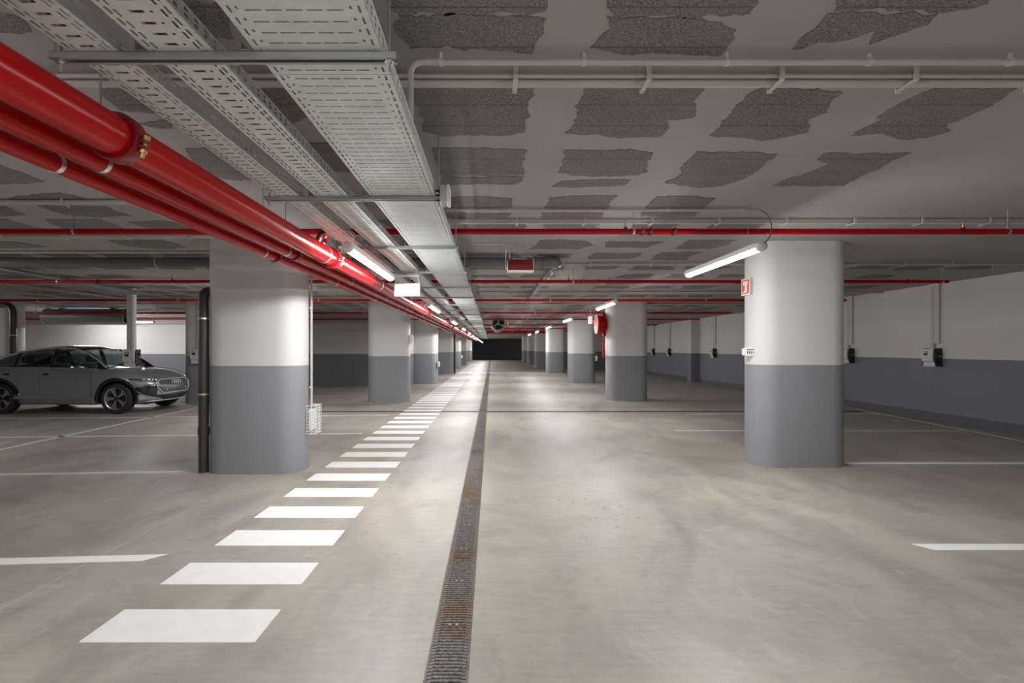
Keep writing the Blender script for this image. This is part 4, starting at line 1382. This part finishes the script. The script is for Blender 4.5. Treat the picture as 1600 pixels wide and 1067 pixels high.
        # ---- air curtains at the bumper corners
        a1 = patch(lambda u, v: (front_x(sy * u, .52 - .14 * v) + .008, sy * u, .70 - .14 * (u - .56) / .3 * 0 - (.34 - .12 * (u - .56) / .30) * v), lin(.58, .86, 8), lin(0, 1, 5), 'air_curtain', M['gloss_black'], car, .012)
        tp = [(front_x(sy * u, z) + .016, sy * u, z) for u, z in ((.57, .69), (.70, .685), (.84, .675), (.86, .60), (.80, .47), (.70, .385))]
        MB().tube(fillet(tp, .04, 3), .014, 6).build('bumper_blade', M['paint'], a1)
    # ---- grille
    def gp(y, z, o_=.012): return (front_x(y, z) + o_, y, z)
    OUT = [(-.44, .80), (.44, .80), (.60, .73), (.585, .60), (.46, .47), (-.46, .47), (-.585, .60), (-.60, .73)]
    def inside_row(z):
        if z > .73: hw_ = .60 - (.16) * (z - .73) / .07
        elif z > .60: hw_ = .585 + .015 * (z - .60) / .13
        else: hw_ = .46 + .125 * (z - .47) / .13
        return hw_
    gr = patch(lambda v, f: gp(f * inside_row(.47 + .33 * v), .47 + .33 * v), lin(0, 1, 10), lin(-1, 1, 14), 'grille', M['grille'], car, .015)
    pts = [gp(y, z, .022) for y, z in OUT + [OUT[0]]]
    dens = []
    for (y0, z0), (y1, z1) in zip(OUT, OUT[1:] + OUT[:1]):
        for k in range(6):
            f = k / 6; dens.append(gp(y0 + (y1 - y0) * f, z0 + (z1 - z0) * f, .024))
    dens.append(dens[0])
    MB().tube(dens, .013, 6).build('grille_frame', M['chrome'], gr)
    for k in range(4):       # ring emblem
        ringp = [(front_x(0, .72) + .036, -.115 + .077 * k + .052 * cos(a), .715 + .052 * sin(a)) for a in [2 * pi * q / 20 for q in range(21)]]
        MB().tube(ringp, .008, 6).build('ring_emblem', M['chrome'], gr)
    MB().lathe([(.0005, .03), (.02, .028), (.022, .015)], (front_x(.0, .58), .05, .585), 'X', 10).build('red_badge', M['sign_red'], gr)
    for y_ in (-.36, .34): MB().lathe([(.0005, .03), (.016, .028), (.018, .015)], (front_x(y_, .55), y_, .55), 'X', 10).build('parking_sensor', M['chrome'], gr)
    patch(lambda v, f: (front_x(f * .70, .30 + .11 * v) + .012, f * (.60 + .10 * v), .305 + (.12) * v), lin(0, 1, 5), lin(-1, 1, 14), 'lower_intake', M['gloss_black'], car, .015)
    patch(lambda v, f: (front_x(f * .72, .27) + .02, f * .72, .268 + .03 * v), lin(0, 1, 2), lin(-1, 1, 14), 'front_lip', M['chrome'], car, .012)
    MB().bbox(2.10, 2.175, -.26, .26, .44, .455, .004).build('plate_holder', M['gloss_black'], car)
    # ---- tail
    patch(lambda v, f: (front_x(f * .80, .90 + .05 * v, -1) - .008, f * .80, .90 + .05 * v), lin(0, 1, 3), lin(-1, 1, 16), 'tail_light', M['tail_red'], car, .012)
    patch(lambda v, f: (front_x(f * .75, .36 + .2 * v, -1) - .008, f * .75, .36 + .2 * v), lin(0, 1, 4), lin(-1, 1, 16), 'rear_bumper', M['gloss_black'], car, .012)
    MB().bbox(-.98, -.85, -.03, .03, 1.55, 1.60, .01).build('roof_fin', M['gloss_black'], car)
    # ---- hood crease lines
    for sy in (-1, 1):
        pts = [(x, sy * (.58 - .06 * (x - 1.1)), lerp_tab(ZT, x) + .028) for x in lin(1.12, 2.0, 10)]
        MB().tube(pts, .007, 5).build('bonnet_crease', M['paint'], car)
    MB().tube([(1.05, -.62, 1.10), (1.0, -.2, 1.155), (.98, .3, 1.155)], .010, 6).build('wiper', M['black_plastic'], car)
    # ---- interior
    for sx in (.10, -.85):
        for sy in (-.37, .37):
            o = MB().bbox(sx - .25, sx + .27, sy - .25, sy + .25, .48, .66, .06).build('seat', M['seat'], car)
            bk = MB(); rs = [[(sx - .20 - (z - .6) * .28 + dx_, sy + dy_, z) for dx_, dy_ in ((-.06, -.2), (.06, -.23), (.06, .23), (-.06, .2))] for z in (.6, .8, 1.05, 1.16)]
            bk.rings(rs, 0, True).build('seat_back', M['seat'], o)
            MB().bbox(sx - .42, sx - .32, sy - .13, sy + .13, 1.20, 1.38, .035).build('headrest', M['seat'], o)
    MB().bbox(.55, 1.05, -.70, .70, .80, 1.06, .05).build('dashboard', M['seat'], car)
    rg = [Vector((.42, .37, .98)) + .18 * (cos(a) * Vector((0, 1, 0)) + sin(a) * Vector((.35, 0, .94))) for a in [2 * pi * q / 24 for q in range(25)]]
    MB().tube(rg, .016, 8).build('steering_wheel', M['black_plastic'], car)
    # ---- wheels
    R = .365
    T = MB().lathe([(.262, .085), (.268, .105), (.300, .118), (.335, .115), (.357, .098), (R, .06), (R, -.06), (.357, -.098), (.335, -.115), (.268, -.105), (.262, -.085)], (0, 0, 0), 'Y', 44).mesh('wheel', M['tyre'])
    RM = MB().lathe([(.262, .09), (.270, .100), (.264, .108), (.250, .102), (.243, .085), (.238, -.05)], (0, 0, 0), 'Y', 44).mesh('rim_ring', M['rim'])
    DK = MB().lathe([(.0005, .03), (.15, .03), (.15, .02), (.245, .02), (.245, -.02)], (0, 0, 0), 'Y', 36).mesh('brake_disc', M['rim_dark'])
    SPK = MB()
    for q in (-1, 1):
        P = []
        for rr, c_, wd_, dp_ in ((.055, .10 * q, .03, .085), (.15, .085 * q, .026, .088), (.25, .095 * q * 1.35, .034, .098)):
            pass
    def spoke():
        g = MB()
        for rr0, rr1, a0, a1, w0, w1, d0, d1 in ((.05, .256, .0, -.20, .026, .032, .080, .098), (.05, .256, .0, .20, .026, .032, .080, .098)):
            rs = []
            for f in (0, .35, .7, 1.0):
                rr = rr0 + (rr1 - rr0) * f; a = a0 + (a1 - a0) * f * f; w_ = w0 + (w1 - w0) * f; d_ = d0 + (d1 - d0) * f
                c_ = Vector((rr * sin(a), 0, rr * cos(a))); t_ = Vector((cos(a), 0, -sin(a)))
                rs.append([tuple(c_ - t_ * w_ + Vector((0, d_ - .03, 0))), tuple(c_ - t_ * w_ * .8 + Vector((0, d_, 0))), tuple(c_ + t_ * w_ * .8 + Vector((0, d_, 0))), tuple(c_ + t_ * w_ + Vector((0, d_ - .03, 0)))])
            g.rings(rs, 0, False)
        return g.mesh('spoke', M['rim'])
    SP = spoke()
    HB = MB().lathe([(.0005, .096), (.035, .094), (.05, .085), (.052, .05)], (0, 0, 0), 'Y', 20).mesh('hub_cap', M['rim_dark'])
    for wx in (1.38, -1.38):
        for sy in (-1, 1):
            wo = inst('wheel', T, car, (wx, sy * .80, R), (0, 0, 0 if sy > 0 else pi))
            inst('rim_ring', RM, wo); inst('brake_disc', DK, wo); inst('hub_cap', HB, wo)
            for k in range(5): inst('spoke', SP, wo, (0, 0, 0), (0, 2 * pi * k / 5 + .35, 0))
    MB().box(-1.9, 1.9, -.6, .6, .20, .30).build('underbody', M['under'], car)
    return car


build_car((-10.31, 12.15, 0), 0, 'dark metallic grey coupe crossover parked in the left bays')
